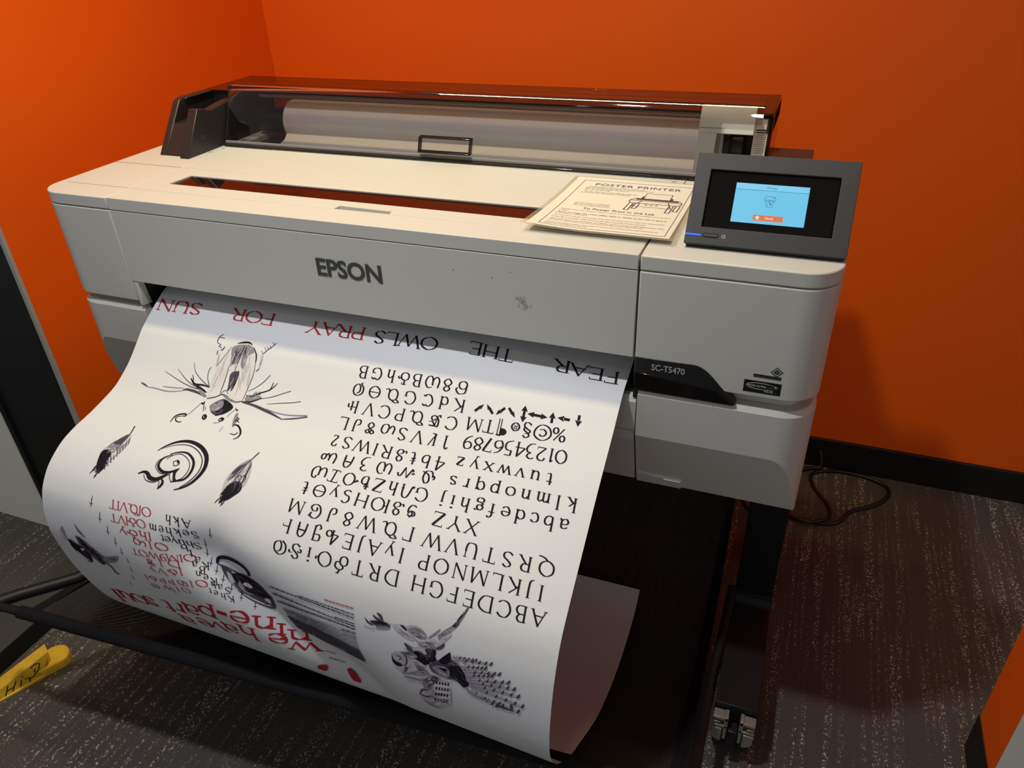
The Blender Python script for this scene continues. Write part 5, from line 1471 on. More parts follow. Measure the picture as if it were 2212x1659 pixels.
ROWS = [
('A B C D E F G H', 'cap', 0, [(0.8767, 0.4646), (0.6986, 0.4675)]),
('D R T ov Ou i Sg OO', 'cap', 0, [(0.6567, 0.4689), (0.4681, 0.474)]),
('I J K L M N O P', 'cap', 0, [(0.8716, 0.4321), (0.697, 0.4361)]),
('I y A J E 4o Pj Ah Fr', 'cap', 0, [(0.6608, 0.4367), (0.4697, 0.4419)]),
('Q R S T U V W', 'cap', 0, [(0.8695, 0.3985), (0.6987, 0.4052)]),
('Gm Lo W 8 Pm Ge M', 'cap', 0, [(0.6604, 0.4041), (0.4715, 0.411)]),
('X Y Z', 'cap', 0, [(0.7486, 0.3706), (0.6967, 0.3719)]),
('Q9 8s IO H 5c y th tt', 'cap', 0, [(0.6532, 0.3718), (0.4713, 0.3786)]),
('a b c d e f g h i j', 'cap', 0, [(0.8786, 0.3359), (0.6915, 0.342)]),
('G Un h Z Qh Ow Te Wv', 'cap', 0, [(0.6568, 0.3422), (0.4791, 0.3485)]),
('k l m n o p q r s', 'cap', 0, [(0.8817, 0.3035), (0.6976, 0.312)]),
('Oo Ws Wc 3 Ah Wo', 'cap', 0, [(0.6547, 0.3136), (0.4822, 0.3198)]),
('t u v w x y z', 'cap', 0, [(0.8401, 0.275), (0.6976, 0.28)]),
('4 b tt 8s R l W S 2l', 'cap', 0, [(0.666, 0.289), (0.4784, 0.287)]),
('0 1 2 3 4 5 6 7 8 9', 'cap', 0, [(0.8473, 0.2366), (0.698, 0.2441)]),
('1s Vz V S wo oo Pm L', 'cap', 0, [(0.6625, 0.2514), (0.4791, 0.2555)]),
('% copy sect reg para T M', 'cap', 0, [(0.8345, 0.2033), (0.6987, 0.2143)]),
('C Qp Lo P C V Kh', 'cap', 0, [(0.6609, 0.2194), (0.4841, 0.2245)]),
('au ar ad ah av anw ane ase asw', 'cap', 0, [(0.8571, 0.1771), (0.6981, 0.1879)]),
('K d Cs G Lo th Oi', 'cap', 0, [(0.6646, 0.1888), (0.481, 0.1947)]),
('6o 8 Wc B oh h Gs B', 'cap', 0, [(0.6595, 0.1589), (0.4809, 0.1633)]),
('F E A R', 'big', 0, [(0.8881, 0.0918), (0.8077, 0.087)]),
('T H E', 'big', 0, [(0.7131, 0.0869), (0.6583, 0.0852)]),
('O W L S', 'big', 0, [(0.5763, 0.0913), (0.4844, 0.0947)]),
('P R A Y', 'big', 5, [(0.4419, 0.0933), (0.3541, 0.0967)]),
('F O R', 'big', 5, [(0.2557, 0.0946), (0.1915, 0.0957)]),
('S U N', 'big', 5, [(0.0945, 0.098), (0.0233, 0.1005)]),
('n i n e - p a r t _ s o u l', 'ttl', 5, [(0.4799, 0.6579), (0.4546, 0.6506), (0.4372, 0.6445), (0.4027, 0.6344), (0.343, 0.637), (0.2484, 0.6702), (0.2065, 0.6846), (0.0619, 0.7303)]),
('w e _ h a v e _ a', 'ttl', 5, [(0.4871, 0.678), (0.4527, 0.6674), (0.4014, 0.6597), (0.2931, 0.6949), (0.2347, 0.7222)]),
('A k h', 'nam', 0, [(0.2927, 0.4868), (0.2613, 0.4879)]),
('S e k h e m', 'nam', 0, [(0.3055, 0.5041), (0.2351, 0.5086)]),
('S h u y e t', 'nam', 0, [(0.3054, 0.5273), (0.2542, 0.5214)]),
('I b', 'nam', 0, [(0.2955, 0.5424), (0.2869, 0.5335)]),
('K a', 'nam', 0, [(0.3197, 0.5629), (0.3063, 0.5553)]),
('B a', 'nam', 0, [(0.3162, 0.5698), (0.3034, 0.5633)]),
('R e n', 'nam', 0, [(0.3376, 0.5859), (0.3107, 0.5775)]),
('S a h', 'nam', 0, [(0.3607, 0.5986), (0.3363, 0.5911)]),
('K h e t', 'nam', 0, [(0.3675, 0.6116), (0.3323, 0.6026)]),
('O l Lo V l T', 'nam', 5, [(0.2172, 0.4861), (0.1501, 0.4904)]),
('O oh l V T', 'nam', 5, [(0.2105, 0.5073), (0.1548, 0.5122)]),
('l h oh y', 'nam', 5, [(0.2287, 0.5242), (0.1733, 0.532)]),
('O l wo', 'nam', 5, [(0.2502, 0.5369), (0.2061, 0.5434)]),
('O l M 9 W O T', 'nam', 5, [(0.2944, 0.551), (0.1937, 0.5626)]),
('D l oo', 'nam', 5, [(0.2707, 0.5638), (0.2231, 0.574)]),
('l oh V y', 'nam', 5, [(0.2819, 0.5768), (0.222, 0.5918)]),
('O l OO P P oh l', 'nam', 5, [(0.3171, 0.5915), (0.1992, 0.618)]),
('O l W th', 'nam', 5, [(0.2841, 0.6151), (0.2117, 0.6357)])]
# ------------------------------------------------------------------ the setting
T = 1.03            # height of the printer's white top
WB, WL = 1.027, -.212     # back wall y, left wall x
YF = .045           # front end of the alcove walls
def struct(name, mb, m, bevel=0):
    o = mb.build(name, m, None, bevel); o['kind'] = 'structure'; return o
b = MB(); b.box(-3.2, 4.6, -3.6, WB+.10, -.08, 0); struct('floor', b, M_CARPET)
b = MB(); b.box(WL-.10, 4.6, WB, WB+.10, 0, 2.72); struct('wall_back', b, M_ORANGE)
b = MB(); b.box(WL-.10, WL, YF+.004, WB, 0, 2.72); struct('wall_left', b, M_ORANGE)
b = MB(); b.box(WL-.006, WL+.004, YF-.004, YF+.004, 0, 2.72); struct('trim_1', b, M_TRIM)
b = MB(); b.box(-.452, WL-.006, YF-.002, YF+.05, 0, 2.72); struct('trim_2', b, M_BASE)
b = MB(); b.box(-.468, -.452, YF-.010, YF+.05, 0, 2.72); struct('trim_3', b, M_BASE)
b = MB(); b.box(-3.2, -.468, YF+.010, YF+.10, 0, 2.72); struct('wall_front_left', b, M_GREYWALL)
b = MB(); b.box(1.793, 1.93, .048, .178, .10, 2.72); 
o = b.build('wall_right', [M_ORANGE, M_GREYWALL], None); o['kind'] = 'structure'
for p in o.data.polygons:
    if p.center.y < .05: p.material_index = 1
b = MB(); b.box(1.790, 1.935, .045, .181, 0, .10); struct('baseboard_right', b, M_BASE, .002)
b = MB(); b.box(WL, 4.6, WB-.010, WB, 0, .099); struct('baseboard_back', b, M_BASE, .003)
b = MB(); b.box(WL, WL+.010, YF+.01, WB-.01, 0, .099); struct('baseboard_left', b, M_BASE, .003)
b = MB(); b.box(-3.2, 4.6, -3.6, WB+.1, 2.72, 2.80); struct('ceiling', b, M_CEIL)

# ------------------------------------------------------------------ the printer
W, X1, X2, R0, YB = 1.385, .1714, 1.1236, .050, .500
printer = empty('large_format_printer', (W/2, .3, 0), 'wide white and grey large format printer on a black wheeled stand against the orange wall', 'printer')
def corner(cx, cy, r, a0, a1, n=12):
    return [(cx+r*math.cos(math.radians(a0+(a1-a0)*i/n)), cy+r*math.sin(math.radians(a0+(a1-a0)*i/n))) for i in range(n+1)]
def plan(side, ins=0.0, x_in=None, yb=YB):
    r = R0-ins
    if side == 'R':
        return [(x_in, ins)]+corner(W-ins-r, ins+r, r, -90, 0)+[(W-ins, yb), (x_in, yb)]
    return corner(ins+r, ins+r, r, 180, 270)+[(x_in, ins), (x_in, yb), (ins, yb)]
SEAM = 1.0068
def part(mb, name, m, parent=printer, bevel=.0012, segs=2, angle=35, label=None, sm=True):
    o = mb.build(name, m, parent, bevel, segs, angle)
    if sm: smooth_angle(o, 30)
    if label: o['label'] = label
    return o
# right and left upper housings (cap above the seam, body below)
b = MB(); b.prism(plan('R', 0, X2+.0028), 'z', SEAM+.0016, T); b.prism(plan('R', 0, X2+.0028), 'z', .836, SEAM)
b.prism(plan('R', .004, X2+.006), 'z', SEAM-.001, SEAM+.003, 1); b.prism(plan('R', .022, X2+.0028), 'z', .806, .838)
right_h = part(b, 'right_housing', [M_WHITE, M_GREY], bevel=.0022)
b = MB(); b.prism(plan('L', 0, X1-.0010), 'z', SEAM+.0016, T); b.prism(plan('L', 0, X1-.0010), 'z', .829, SEAM)
b.prism(plan('L', .004, X1-.006), 'z', SEAM-.001, SEAM+.003, 1); b.prism(plan('L', .022, X1-.0010), 'z', .806, .831)
left_h = part(b, 'left_housing', [M_WHITE, M_GREY], bevel=.0022)
# lower housings, cut back towards the bottom
ZC, ZB_, YC = .7325, .6200, .034
def LIP(out, d=.0065):
    # the same outline with its front and outer corner drawn in by d
    res = []
    for x, y in out:
        if x >= W-R0 and out is not LP[1]: c = (W-R0, R0)
        elif x <= R0 and out is not LP[0]: c = (R0, R0)
        else: c = None
        if c and y <= R0: vx, vy = x-c[0], y-c[1]; l = math.hypot(vx, vy) or 1; res.append((x-vx/l*d, y-vy/l*d))
        elif c: res.append((x-d if x > W/2 else x+d, y))
        else: res.append((x, y+d if y < .1 else y))
    return res
LP = [plan('R', 0, 1.1336), plan('L', 0, .1780)]
def lower(out, z1, name, label=None):
    b = MB(); lip = LIP(out)
    b.loft([[(x, y, ZB_) for x, y in out], [(x, y, z1-.0080) for x, y in out], [(x, y, z1) for x, y in lip]], 0, True, True, False)
    me = bpy.data.meshes.new('tmp'); me.from_pydata(b.v, [], b.f); bm = bmesh.new(); bm.from_mesh(me)
    bmesh.ops.recalc_face_normals(bm, faces=bm.faces)
    n = Vector((0, -(ZC-ZB_), -YC)).normalized()
    g = bmesh.ops.bisect_plane(bm, geom=bm.verts[:]+bm.edges[:]+bm.faces[:], plane_co=(0, 0, ZC), plane_no=n, clear_outer=True)
    ed = [e for e in g['geom_cut'] if isinstance(e, bmesh.types.BMEdge)]
    bmesh.ops.edgeloop_fill(bm, edges=[e for e in bm.edges if e.is_boundary])
    bmesh.ops.recalc_face_normals(bm, faces=bm.faces)
    bm.verts.index_update()
    c = MB(); c.v = [tuple(v.co) for v in bm.verts]; c.f = [tuple(v.index for v in f.verts) for f in bm.faces]; c.m = [0]*len(c.f); c.sm = [False]*len(c.f)
    bm.free(); bpy.data.meshes.remove(me)
    o = part(c, name, M_WHITE, bevel=.0008, segs=2, angle=60, label=label); smooth_angle(o, 9); return o
lower(LP[0], .8160, 'lower_right_housing')
lower(LP[1], .8160, 'lower_left_housing')
lower([(.1800, .004), (1.1312, .004), (1.1312, YB), (.1800, YB)], .7980, 'lower_front_panel')
b = MB(); b.box(.02, W-.02, .125, YB-.005, .632, 1.008); b.box(.19, X2, .030, .13, .90, 1.000); part(b, 'inner_frame', M_INNER, bevel=0)
b = MB(); b.prism([(.0300, .6200), (.0250, .6400), (.0300, .6450), (.040, .6450), (.040, .6200)], 'x', 1.1352, 1.2085); b.box(1.180, 1.2070, .0235, .0300, .6360, .6385); part(b, 'latch', M_WHITE, bevel=.001)
# seam across the lower front panel and a round foot boss
b = MB(); b.box(.1800, 1.1312, .0030, .006, .7375, .7385); part(b, 'panel_seam', M_GREY, bevel=0)
# slot side cheeks and the dark paper slot
b = MB(); b.box(.1960, 1.1260, .020, .126, .7975, .8040); part(b, 'slot_bed', M_INNER, bevel=0)
b = MB(); b.prism([(.0005, .8690), (.016, .8690), (.022, .818), (.0005, .8200)], 'x', .1714, .1805); b.box(.1716, .1800, .016, .125, .808, .872, 1); part(b, 'slot_cheek', [M_WHITE, M_INNER], bevel=.0015)
b = MB(); b.box(1.1255, 1.1336, .006, .126, .798, .872); part(b, 'slot_side', M_INNER, bevel=0)
# black model plate on the right housing
def curve_plate(z0, y):
    out = [(1.1270, .8725), (1.2100, .8735)]
    for i in range(1, 9):
        t = i/8; out.append((1.2100+.030*t, .8735-.016*t*t))
    out += [(1.2760, .8190), (1.2720, .8155)]
    return out+[(1.1270, .8158)]
b = MB(); b.prism(curve_plate(0, 0), 'y', -.0012, .016); plate = part(b, 'model_plate', M_BLACK, right_h, bevel=.0008)
b = MB(); b.prism([(1.1272, .8180), (1.2725, .8172), (1.2480, .8370), (1.1272, .8480)], 'y', -.0020, -.0010); part(b, 'plate_lip', M_GLOSS, plate, bevel=.0006)
b = MB(); letter_fit(b, 0, 'SC-T5470', lambda x, z: (x, -.0016, z), 1.1520, .8546, w=.0482, h=.0105, bold=.012); part(b, 'plate_lettering', M_TEXTLT, plate, bevel=0, sm=False)
# stickers by the right corner
FX = lambda x, z: (x, -.0006, z)
b = MB(); b.prism([(1.2830, .8440), (1.3330, .8440), (1.3330, .8632), (1.2830, .8632)], 'y', -.0004, .0001)
letter_fit(b, 1, 'EPSON ULTRA', FX, 1.2862, .8534, w=.027, h=.0036, bold=.03)
letter_fit(b, 2, 'CHROME', FX, 1.3136, .8530, w=.0150, h=.0032)
letter_fit(b, 1, 'XD2', FX, 1.3105, .8468, w=.0125, h=.0046, bold=.03)
letter_fit(b, 2, 'INK', FX, 1.3238, .8468, w=.0045, h=.0014)
for s_, (a0, a1) in ((1, (25, 178)), (-1, (182, 300))):
    pts = [(1.3065+.0205*math.cos(math.radians(a0+(a1-a0)*i/20)), .8553+.0050*math.sin(math.radians(a0+(a1-a0)*i/20))) for i in range(21)]
    for i in range(20):
        w0 = .0005*math.sin(math.pi*i/20)+.0001; w1 = .0005*math.sin(math.pi*(i+1)/20)+.0001
        b.poly([FX(pts[i][0], pts[i][1]-w0), FX(pts[i+1][0], pts[i+1][1]-w1), FX(pts[i+1][0], pts[i+1][1]+w1), FX(pts[i][0], pts[i][1]+w0)], 1)
b.poly([FX(1.3236, .8590), FX(1.3290, .8565), FX(1.3262, .8560), FX(1.3250, .8545)], 1)
part(b, 'sticker', [M_STICK, M_TEXTLT, M_TEXTDIM], right_h, bevel=0, label='black oval-ring sticker', sm=False)
b = MB(); b.prism([(1.2940, .8693), (1.3310, .8690), (1.3310, .8738), (1.2940, .8741)], 'y', -.0004, .0001)
letter_fit(b, 1, 'PRECISIONCORE', FX, 1.2950, .8700, w=.035, h=.0028)
dc = (1.3241, .8812)
for k, (r, mi) in enumerate(((.0084, 0), (.0070, 2), (.0044, 0), (.0026, 1))):
    b.poly([(dc[0]+r*math.cos(math.radians(a))*1.0, -.0005-.0001*k, dc[1]+r*.93*math.sin(math.radians(a))) for a in (5, 92, 185, 272)], mi)
part(b, 'sticker', [M_STICK, M_TEXTDIM, M_GREY], right_h, bevel=0, label='diamond emblem over a narrow dark strip', sm=False)

# front cover: top slab with the smoked window, front drop and seam
b = MB()
def slab(x0, x1, y0, y1): b.prism([(x0, y0), (x1, y0), (x1, y1), (x0, y1)], 'z', 1.0110, T)
fy, by = .0965, .1512
# front strip (under the seam), sides, rear strip around the window and grip notch
b.prism([(X1, 0), (X2, 0), (X2, .0555), (.7075, .0555), (.7065, .0570), (.6070, .0570), (.6060, .0555), (X1, .0555)], 'z', SEAM+.0016, T)
b.prism([(X1, .0567), (.6045, .0567), (.6075, .0735), (.7055, .0700), (.7075, .0567), (X2, .0567), (X2, fy-.002), (X1, fy+.001)], 'z', 1.0110, T)
b.prism([(X1, fy+.001), (.2238, fy+.0006), (.2300, by), (X1, by)], 'z', 1.0110, T)
b.prism([(.9470, fy-.0014), (X2, fy-.002), (X2, by), (.9480, by)], 'z', 1.0110, T)
b.prism([(X1, by), (X2, by), (X2, .1900), (X1, .1900)], 'z', 1.0110, T)
b.prism([(X1, 0), (X2, 0), (X2, .026), (X1, .026)], 'z', .8705, SEAM)
b.prism([(X1+.001, .004), (X2-.001, .004), (X2-.001, .024), (X1+.001, .024)], 'z', SEAM-.001, SEAM+.003, 1)
b.prism([(X1, .005), (X2, .005), (X2, .189), (X1, .189)], 'z', 1.002, 1.0112, 1)
cover = part(b, 'front_cover', [M_WHITE, M_GREY], bevel=.0014)
b = MB(); b.prism([(.2236, fy+.0006), (.9470, fy-.0014), (.9480, by), (.2298, by)], 'z', 1.0113, 1.0262); b.v[6] = (b.v[6][0], b.v[6][1], 1.0281); b.v[7] = (b.v[7][0], b.v[7][1], 1.0281); part(b, 'window', M_WINDOW, cover, bevel=.0004, label='smoked window strip')
b = MB(); b.prism([(.6046, .0568), (.7074, .0568), (.7055, .0700), (.6075, .0735)], 'z', 1.0113, 1.0235); part(b, 'grip_notch', M_GREY, cover, bevel=.0006)
b = MB(); letter_fit(b, 0, 'EPSON', lambda x, z: (x, -.0007, z-.0002*(x-.59)), .5940, .9345, w=.1215, h=.0318, bold=.030, spacing=.97)
part(b, 'brand_lettering', M_LOGO, cover, bevel=0, sm=False)
random.seed(11)
b = MB()
for (cx_, cz_, n_, sp) in ((.9535, .9345, 26, .009), (.9440, .9420, 5, .002), (.9600, .9290, 9, .005)):
    for i in range(n_):
        x = cx_+random.gauss(0, sp*.45); z = cz_+random.gauss(0, sp*.55); r = random.uniform(.0006, .0019)
        b.poly([(x+r*random.uniform(.5, 1.2)*math.cos(a), -.0004-.00002*i, z+r*random.uniform(.5, 1.2)*math.sin(a)) for a in [k*math.pi/3.5 for k in range(7)]])
part(b, 'smudge', M_SMUDGE, cover, bevel=0, label='grey scuff mark on the front', sm=False)
for x, z in ((1.0020, 1.0080), (.9050, .9700), (.8420, .975), (.9350, .982)):
    b = MB(); b.poly([(x-.0006, -.0004, z-.0014), (x+.0006, -.0004, z-.0004), (x+.0009, -.0004, z+.0014), (x-.0003, -.0004, z+.0006)]); part(b, 'speck', M_SEAM, cover, bevel=0, sm=False)
# rear white deck and the strips beside the roll bay
b = MB(); b.prism([(X1-.0006, .1912), (X2+.002, .1912), (X2+.002, .3465), (X1-.0006, .3465)], 'z', 1.012, T)
for x, y in ((.152, .300), (.1575, .333), (1.108, .335)): b.cyl('z', (x, y), .005, T-.001, T+.0006, 1, 18)
part(b, 'top_deck', [M_WHITE, M_GREY], bevel=.0010)
# hairline seams on the left housing top
b = MB(); b.box(.0008, X1-.002, .1900, .1912, T-.001, T+.00025); part(b, 'top_seam', M_SEAM, left_h, bevel=0)
b = MB(); b.box(.020, X1-.003, .0560, .0567, T-.001, T+.00025); part(b, 'top_seam', M_SEAM, left_h, bevel=0)

# ---- roll cover (hood)
hood = MB(); hood.box(.0575, 1.2520, .425, .585, 1.1245, 1.1285); hood.box(.0575, 1.2520, .579, .585, 1.030, 1.1285)
roof = part(hood, 'hood_top', M_HOOD, bevel=.0015, label='glossy smoked hood top')
b = MB(); b.prism([(.2552, T), (.3300, 1.1240), (.3400, 1.1270), (.3520, 1.1282), (.5800, 1.1282), (.5800, T)], 'x', .0570, .0740)
b.prism([(.2556, T), (.2985, 1.0850), (.4600, 1.0900), (.4600, T)], 'x', .0735, .1190)
b.prism([(.3420, 1.1240), (.3480, 1.1280), (.4350, 1.1280), (.4350, 1.1235)], 'x', .0735, .0800)
b.prism([(.4300, T), (.4300, 1.1280), (.5800, 1.1280), (.5800, T)], 'x', .0735, .1180)
capl = part(b, 'hood_end_cap', M_CAP, bevel=.002)
arch = [(.2430, T), (.3010, 1.1160), (.3200, 1.1125), (.3300, 1.1075), (.3420, 1.1065)]+[(.342+.10*i/8, 1.1065+.0085*math.sin(math.pi*i/8*.62)) for i in range(1, 9)]+[(.4600, 1.1000), (.5000, T)]
b = MB(); b.prism(arch, 'x', .1200, .1430); guide = part(b, 'roll_guide', M_CAP, bevel=.002)
b = MB(); b.cyl('x', (.2960, 1.0600), .0065, .1430, .1440, 0, 20); part(b, 'screw_hole', M_INNER, guide, bevel=0)
b = MB(); b.prism([(.3600, T), (.4420, 1.1280), (.5850, 1.1280), (.5850, T)], 'x', 1.2460, 1.2520)
b.prism([(.4300, 1.095), (.4420, 1.1275), (.5850, 1.1275), (.5850, 1.095)], 'x', 1.2250, 1.2520)
part(b, 'hood_end_cap', M_HOOD, bevel=.002)
b = MB(); b.prism([(1.2460, .38), (1.3150, .38), (1.3230, .388), (1.3230, .46), (1.2460, .46)], 'z', T, 1.0655); part(b, 'hood_bracket', M_CAP, bevel=.002)
# hinge bar
b = MB(); b.tube([(.15, .4235, 1.1410), (1.236, .4235, 1.1410)], .0045, n=14); part(b, 'hinge_bar', M_GLOSS, bevel=0)
b = MB(); b.box(.14, .156, .405, .430, 1.128, 1.144); part(b, 'hinge_bracket', M_CAP, bevel=.003)
# clear cover
prof = [(.3500, 1.0335), (.3620, 1.0596), (.3740, 1.0857), (.3830, 1.1053), (.3890, 1.1183), (.3960, 1.1336), (.4000, 1.1410), (.4060, 1.1455), (.4200, 1.1465)]
def strip(x0, x1, k0, k1, th=.0022):
    p = prof[k0:k1+1]; q = [(y+th*.9, z-th*.45) for y, z in p]
    b.prism(p+q[::-1], 'x', x0, x1)
b = MB(); strip(.1500, 1.1720, 0, 4); strip(.1500, 1.2360, 4, 8)
ccov = part(b, 'clear_cover', M_COVER, bevel=0)
b = MB()
b.box(.1500, 1.1720, .3455, .3560, 1.0305, 1.0350)
part(b, 'cover_rim', M_GLOSS, ccov, bevel=.0008)
b = MB(); b.box(.15, 1.172, .3540, .3580, 1.0350, 1.0410); part(b, 'cover_ledge', M_CREAM, ccov, bevel=.0008)
b = MB()
hx0, hx1 = .6130, .7220
for (xa, xb, za, zb) in ((hx0, hx1, 1.0715, 1.0745), (hx0, hx1, 1.0465, 1.0495), (hx0, hx0+.003, 1.0465, 1.0745), (hx1-.003, hx1, 1.0465, 1.0745)):
    yo = lambda z: .350+(z-1.0335)*.39
    b.prism([(yo(za)-.011, za), (yo(zb)-.011, zb), (yo(zb)+.001, zb), (yo(za)+.001, za)], 'x', xa, xb)
part(b, 'cover_handle', M_HANDLE, ccov, bevel=.0008)
b = MB(); b.prism([(.3600, 1.040), (.3780, 1.0850), (.3830, 1.0850), (.3680, 1.040)], 'x', .1640, .1685); b.prism([(.365, 1.040), (.3900, 1.105), (.394, 1.105), (.370, 1.040)], 'x', .1520, .1565); part(b, 'cover_rib', M_HANDLE, ccov, bevel=.0006)
# inside of the roll bay: paper feed ramp, added cream reflection plate, dark bed, guide rails
b = MB(); b.box(.146, 1.245, .360, .578, 1.010, 1.018); part(b, 'roll_bay_bed', M_CAP, bevel=0)
b = MB(); b.box(1.150, 1.2440, .520, .528, 1.017, 1.104); part(b, 'bay_end_plate', M_CAP, bevel=.001)
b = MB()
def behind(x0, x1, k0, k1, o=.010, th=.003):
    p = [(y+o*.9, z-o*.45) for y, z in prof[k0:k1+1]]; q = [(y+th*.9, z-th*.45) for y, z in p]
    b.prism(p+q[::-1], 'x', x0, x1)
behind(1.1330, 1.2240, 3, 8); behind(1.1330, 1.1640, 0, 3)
part(b, 'reflection_plate', M_CREAM, bevel=.002)  # added plate, its cream colour stands in for a pale reflection on the cover
b = MB()
for y, z, r in ((.500, 1.108, .004), (.540, 1.112, .005), (.455, 1.113, .003)): b.tube([(.18, y, z), (1.21, y, z)], r, n=12)
part(b, 'guide_rail', M_CASTER, bevel=0)

# ---- tilting control panel
PO = Vector((1.1752, .0433, 1.037)); EX = Vector((1, 0, 0)); EY = Vector((0, .5735, .8192)); EN = Vector((0, -.8192, .5735))
PM = Matrix(((EX.x, EY.x, EN.x, PO.x), (EX.y, EY.y, EN.y, PO.y), (EX.z, EY.z, EN.z, PO.z), (0, 0, 0, 1)))
def P3(a, c, h=0.0): return tuple(PO+EX*a+EY*c+EN*h)
def pbox(mb, a0, a1, c0, c1, h0, h1, mi=0, r=0, n=6):
    if r: out = corner(a0+r, c0+r, r, 180, 270, n)+corner(a1-r, c0+r, r, 270, 360, n)+corner(a1-r, c1-r, r, 0, 90, n)+corner(a0+r, c1-r, r, 90, 180, n)
    else: out = [(a0, c0), (a1, c0), (a1, c1), (a0, c1)]
    k = len(out); base = len(mb.v)
    mb.v += [P3(x, y, h0) for x, y in out]+[P3(x, y, h1) for x, y in out]
    mb.face([base+i for i in range(k)][::-1], mi); mb.face([base+k+i for i in range(k)], mi)
    for i in range(k): mb.face((base+i, base+(i+1) % k, base+k+(i+1) % k, base+k+i), mi)
PWD, PHT = .2085, .1275
b = MB(); g = (.0205, .1866, .0248, .1046)
o4 = [(0, 0), (PWD, 0), (PWD, PHT), (0, PHT)]; i4 = [(g[0], g[2]), (g[1], g[2]), (g[1], g[3]), (g[0], g[3])]
b.v = [P3(x, y, 0) for x, y in o4]+[P3(x, y, 0) for x, y in i4]+[P3(x, y, -.016) for x, y in i4]+[P3(x+(.004 if x == 0 else -.004), y+(.003 if y == 0 else -.003), -.022) for x, y in o4]
for i in range(4):
    j = (i+1) % 4
    b.face((i, j, 4+j, 4+i)); b.face((4+i, 4+j, 8+j, 8+i)); b.face((i, 12+i, 12+j, j))
b.face((8, 9, 10, 11)); b.face((15, 14, 13, 12))
panel = part(b, 'control_panel', M_PANEL, bevel=.0009, sm=False)
b = MB(); pbox(b, g[0]+.0006, g[1]-.0006, g[2]+.0006, g[3]-.0006, -.010, -.0035); scr = part(b, 'screen', M_GLOSS, panel, bevel=.0012)
b = MB(); S0, S1, C0, C1 = .0566, .1505, .0363, .0900; h = -.0032
pbox(b, S0, S1, C0, .0813, h-.0004, h, 0); pbox(b, S0, S1, .0819, C1, h-.0004, h, 1); pbox(b, S0, S1, .0811, .0821, h-.0004, h-.0001, 2)
pbox(b, .0846, .1232, .0404, .0480, h, h+.0002, 4, .001); pbox(b, .0852, .1226, .0410, .0474, h+.0002, h+.0004, 3, .001)
HN = h+.0006
letter_fit(b, 5, 'Cancel', lambda x, y: P3(x, y, HN), .1000, .0430, w=.0105, bold=.03)
letter_fit(b, 2, 'Printing...', lambda x, y: P3(x, y, HN), .0970, .0842, w=.0145, bold=.01)
def ring(cx, cy, r0, r1, mi, hh, n=28):
    for i in range(n):
        a, c = 2*math.pi*i/n, 2*math.pi*(i+1)/n
        b.poly([P3(cx+r0*math.cos(a), cy+r0*math.sin(a), hh), P3(cx+r1*math.cos(a), cy+r1*math.sin(a), hh), P3(cx+r1*math.cos(c), cy+r1*math.sin(c), hh), P3(cx+r0*math.cos(c), cy+r0*math.sin(c), hh)], mi)
ring(.0905, .0442, 0, .0025, 5, HN); ring(.0905, .0442, .0012, .0015, 4, HN+.0001)
def seg(pts, w, mi, hh=None):
    hh = HN if hh is None else hh
    for (x0, y0), (x1, y1) in zip(pts, pts[1:]):
        l = math.hypot(x1-x0, y1-y0); nx, ny = -(y1-y0)/l*w/2, (x1-x0)/l*w/2
        b.poly([P3(x0+nx, y0+ny, hh), P3(x1+nx, y1+ny, hh), P3(x1-nx, y1-ny, hh), P3(x0-nx, y0-ny, hh)], mi)
ic = lambda l: [(.1030+x*.0076, .0672+y*.0076) for x, y in l]
seg(ic([(-.75, -.10), (-.95, .1), (-.95, .5), (-.75, .85), (.75, .85), (.95, .5), (.95, .1), (.75, -.10)]), .0005, 2)
seg(ic([(-.75, -.1), (-.62, -.1), (-.62, .25), (.62, .25), (.62, -.1), (.75, -.1)]), .0005, 2)
seg(ic([(-.55, .25), (-.55, -1.0), (.55, -1.0), (.55, .25)]), .0005, 2)
seg(ic([(-.3, .12), (.3, .12)]), .0006, 2); seg(ic([(-.3, -.05), (.3, -.05)]), .0006, 2); seg(ic([(-.3, -.22), (.1, -.22)]), .0006, 2)
ring(.1042, .0636, 0, .0013, 2, HN); seg(ic([(-.3, -.35), (-.3, -.85)]), .0005, 2); seg(ic([(.55, .66), (.8, .66)]), .0012, 2)
part(b, 'display', [M_SCREEN, M_SCREENHI, M_SCREENLN, M_SCREENBTN, M_SCREENRED, M_SCREENWH], scr, bevel=0, label='lit blue display', sm=False)
b = MB(); pbox(b, .0002, .0216, .0119, .0143, -.002, .0006, 0, .0006); part(b, 'status_light', M_LED, panel, bevel=0, label='blue status light')
b = MB(); pbox(b, .0240, .0452, .0108, .0166, -.002, .0003, 0, .0028); pbox(b, .0248, .0444, .0116, .0158, .0002, .0010, 1, .002); part(b, 'power_button', [M_GLOSS, M_PANEL], panel, bevel=0)
b = MB()
for i in range(20):
    a0, a1 = math.radians(125+290*i/20), math.radians(125+290*(i+1)/20)
    b.poly([P3(.0517+r*math.cos(a), .0136+r*math.sin(a), .0003) for r, a in ((.0019, a0), (.0026, a0), (.0026, a1), (.0019, a1))])
b.poly([P3(.0514, .0134, .0003), P3(.0520, .0134, .0003), P3(.0520, .0168, .0003), P3(.0514, .0168, .0003)])
part(b, 'power_symbol', M_TEXTLT, panel, bevel=0, sm=False)
b = MB(); b.box(1.1770, 1.3815, .0500, .1000, 1.0302, 1.0370); b.box(1.1900, 1.3700, .0700, .1200, 1.0302, 1.0700); b.box(1.290, 1.350, .105, .20, 1.0302, 1.060)
part(b, 'panel_hinge_base', M_BLACK, panel, bevel=.002)

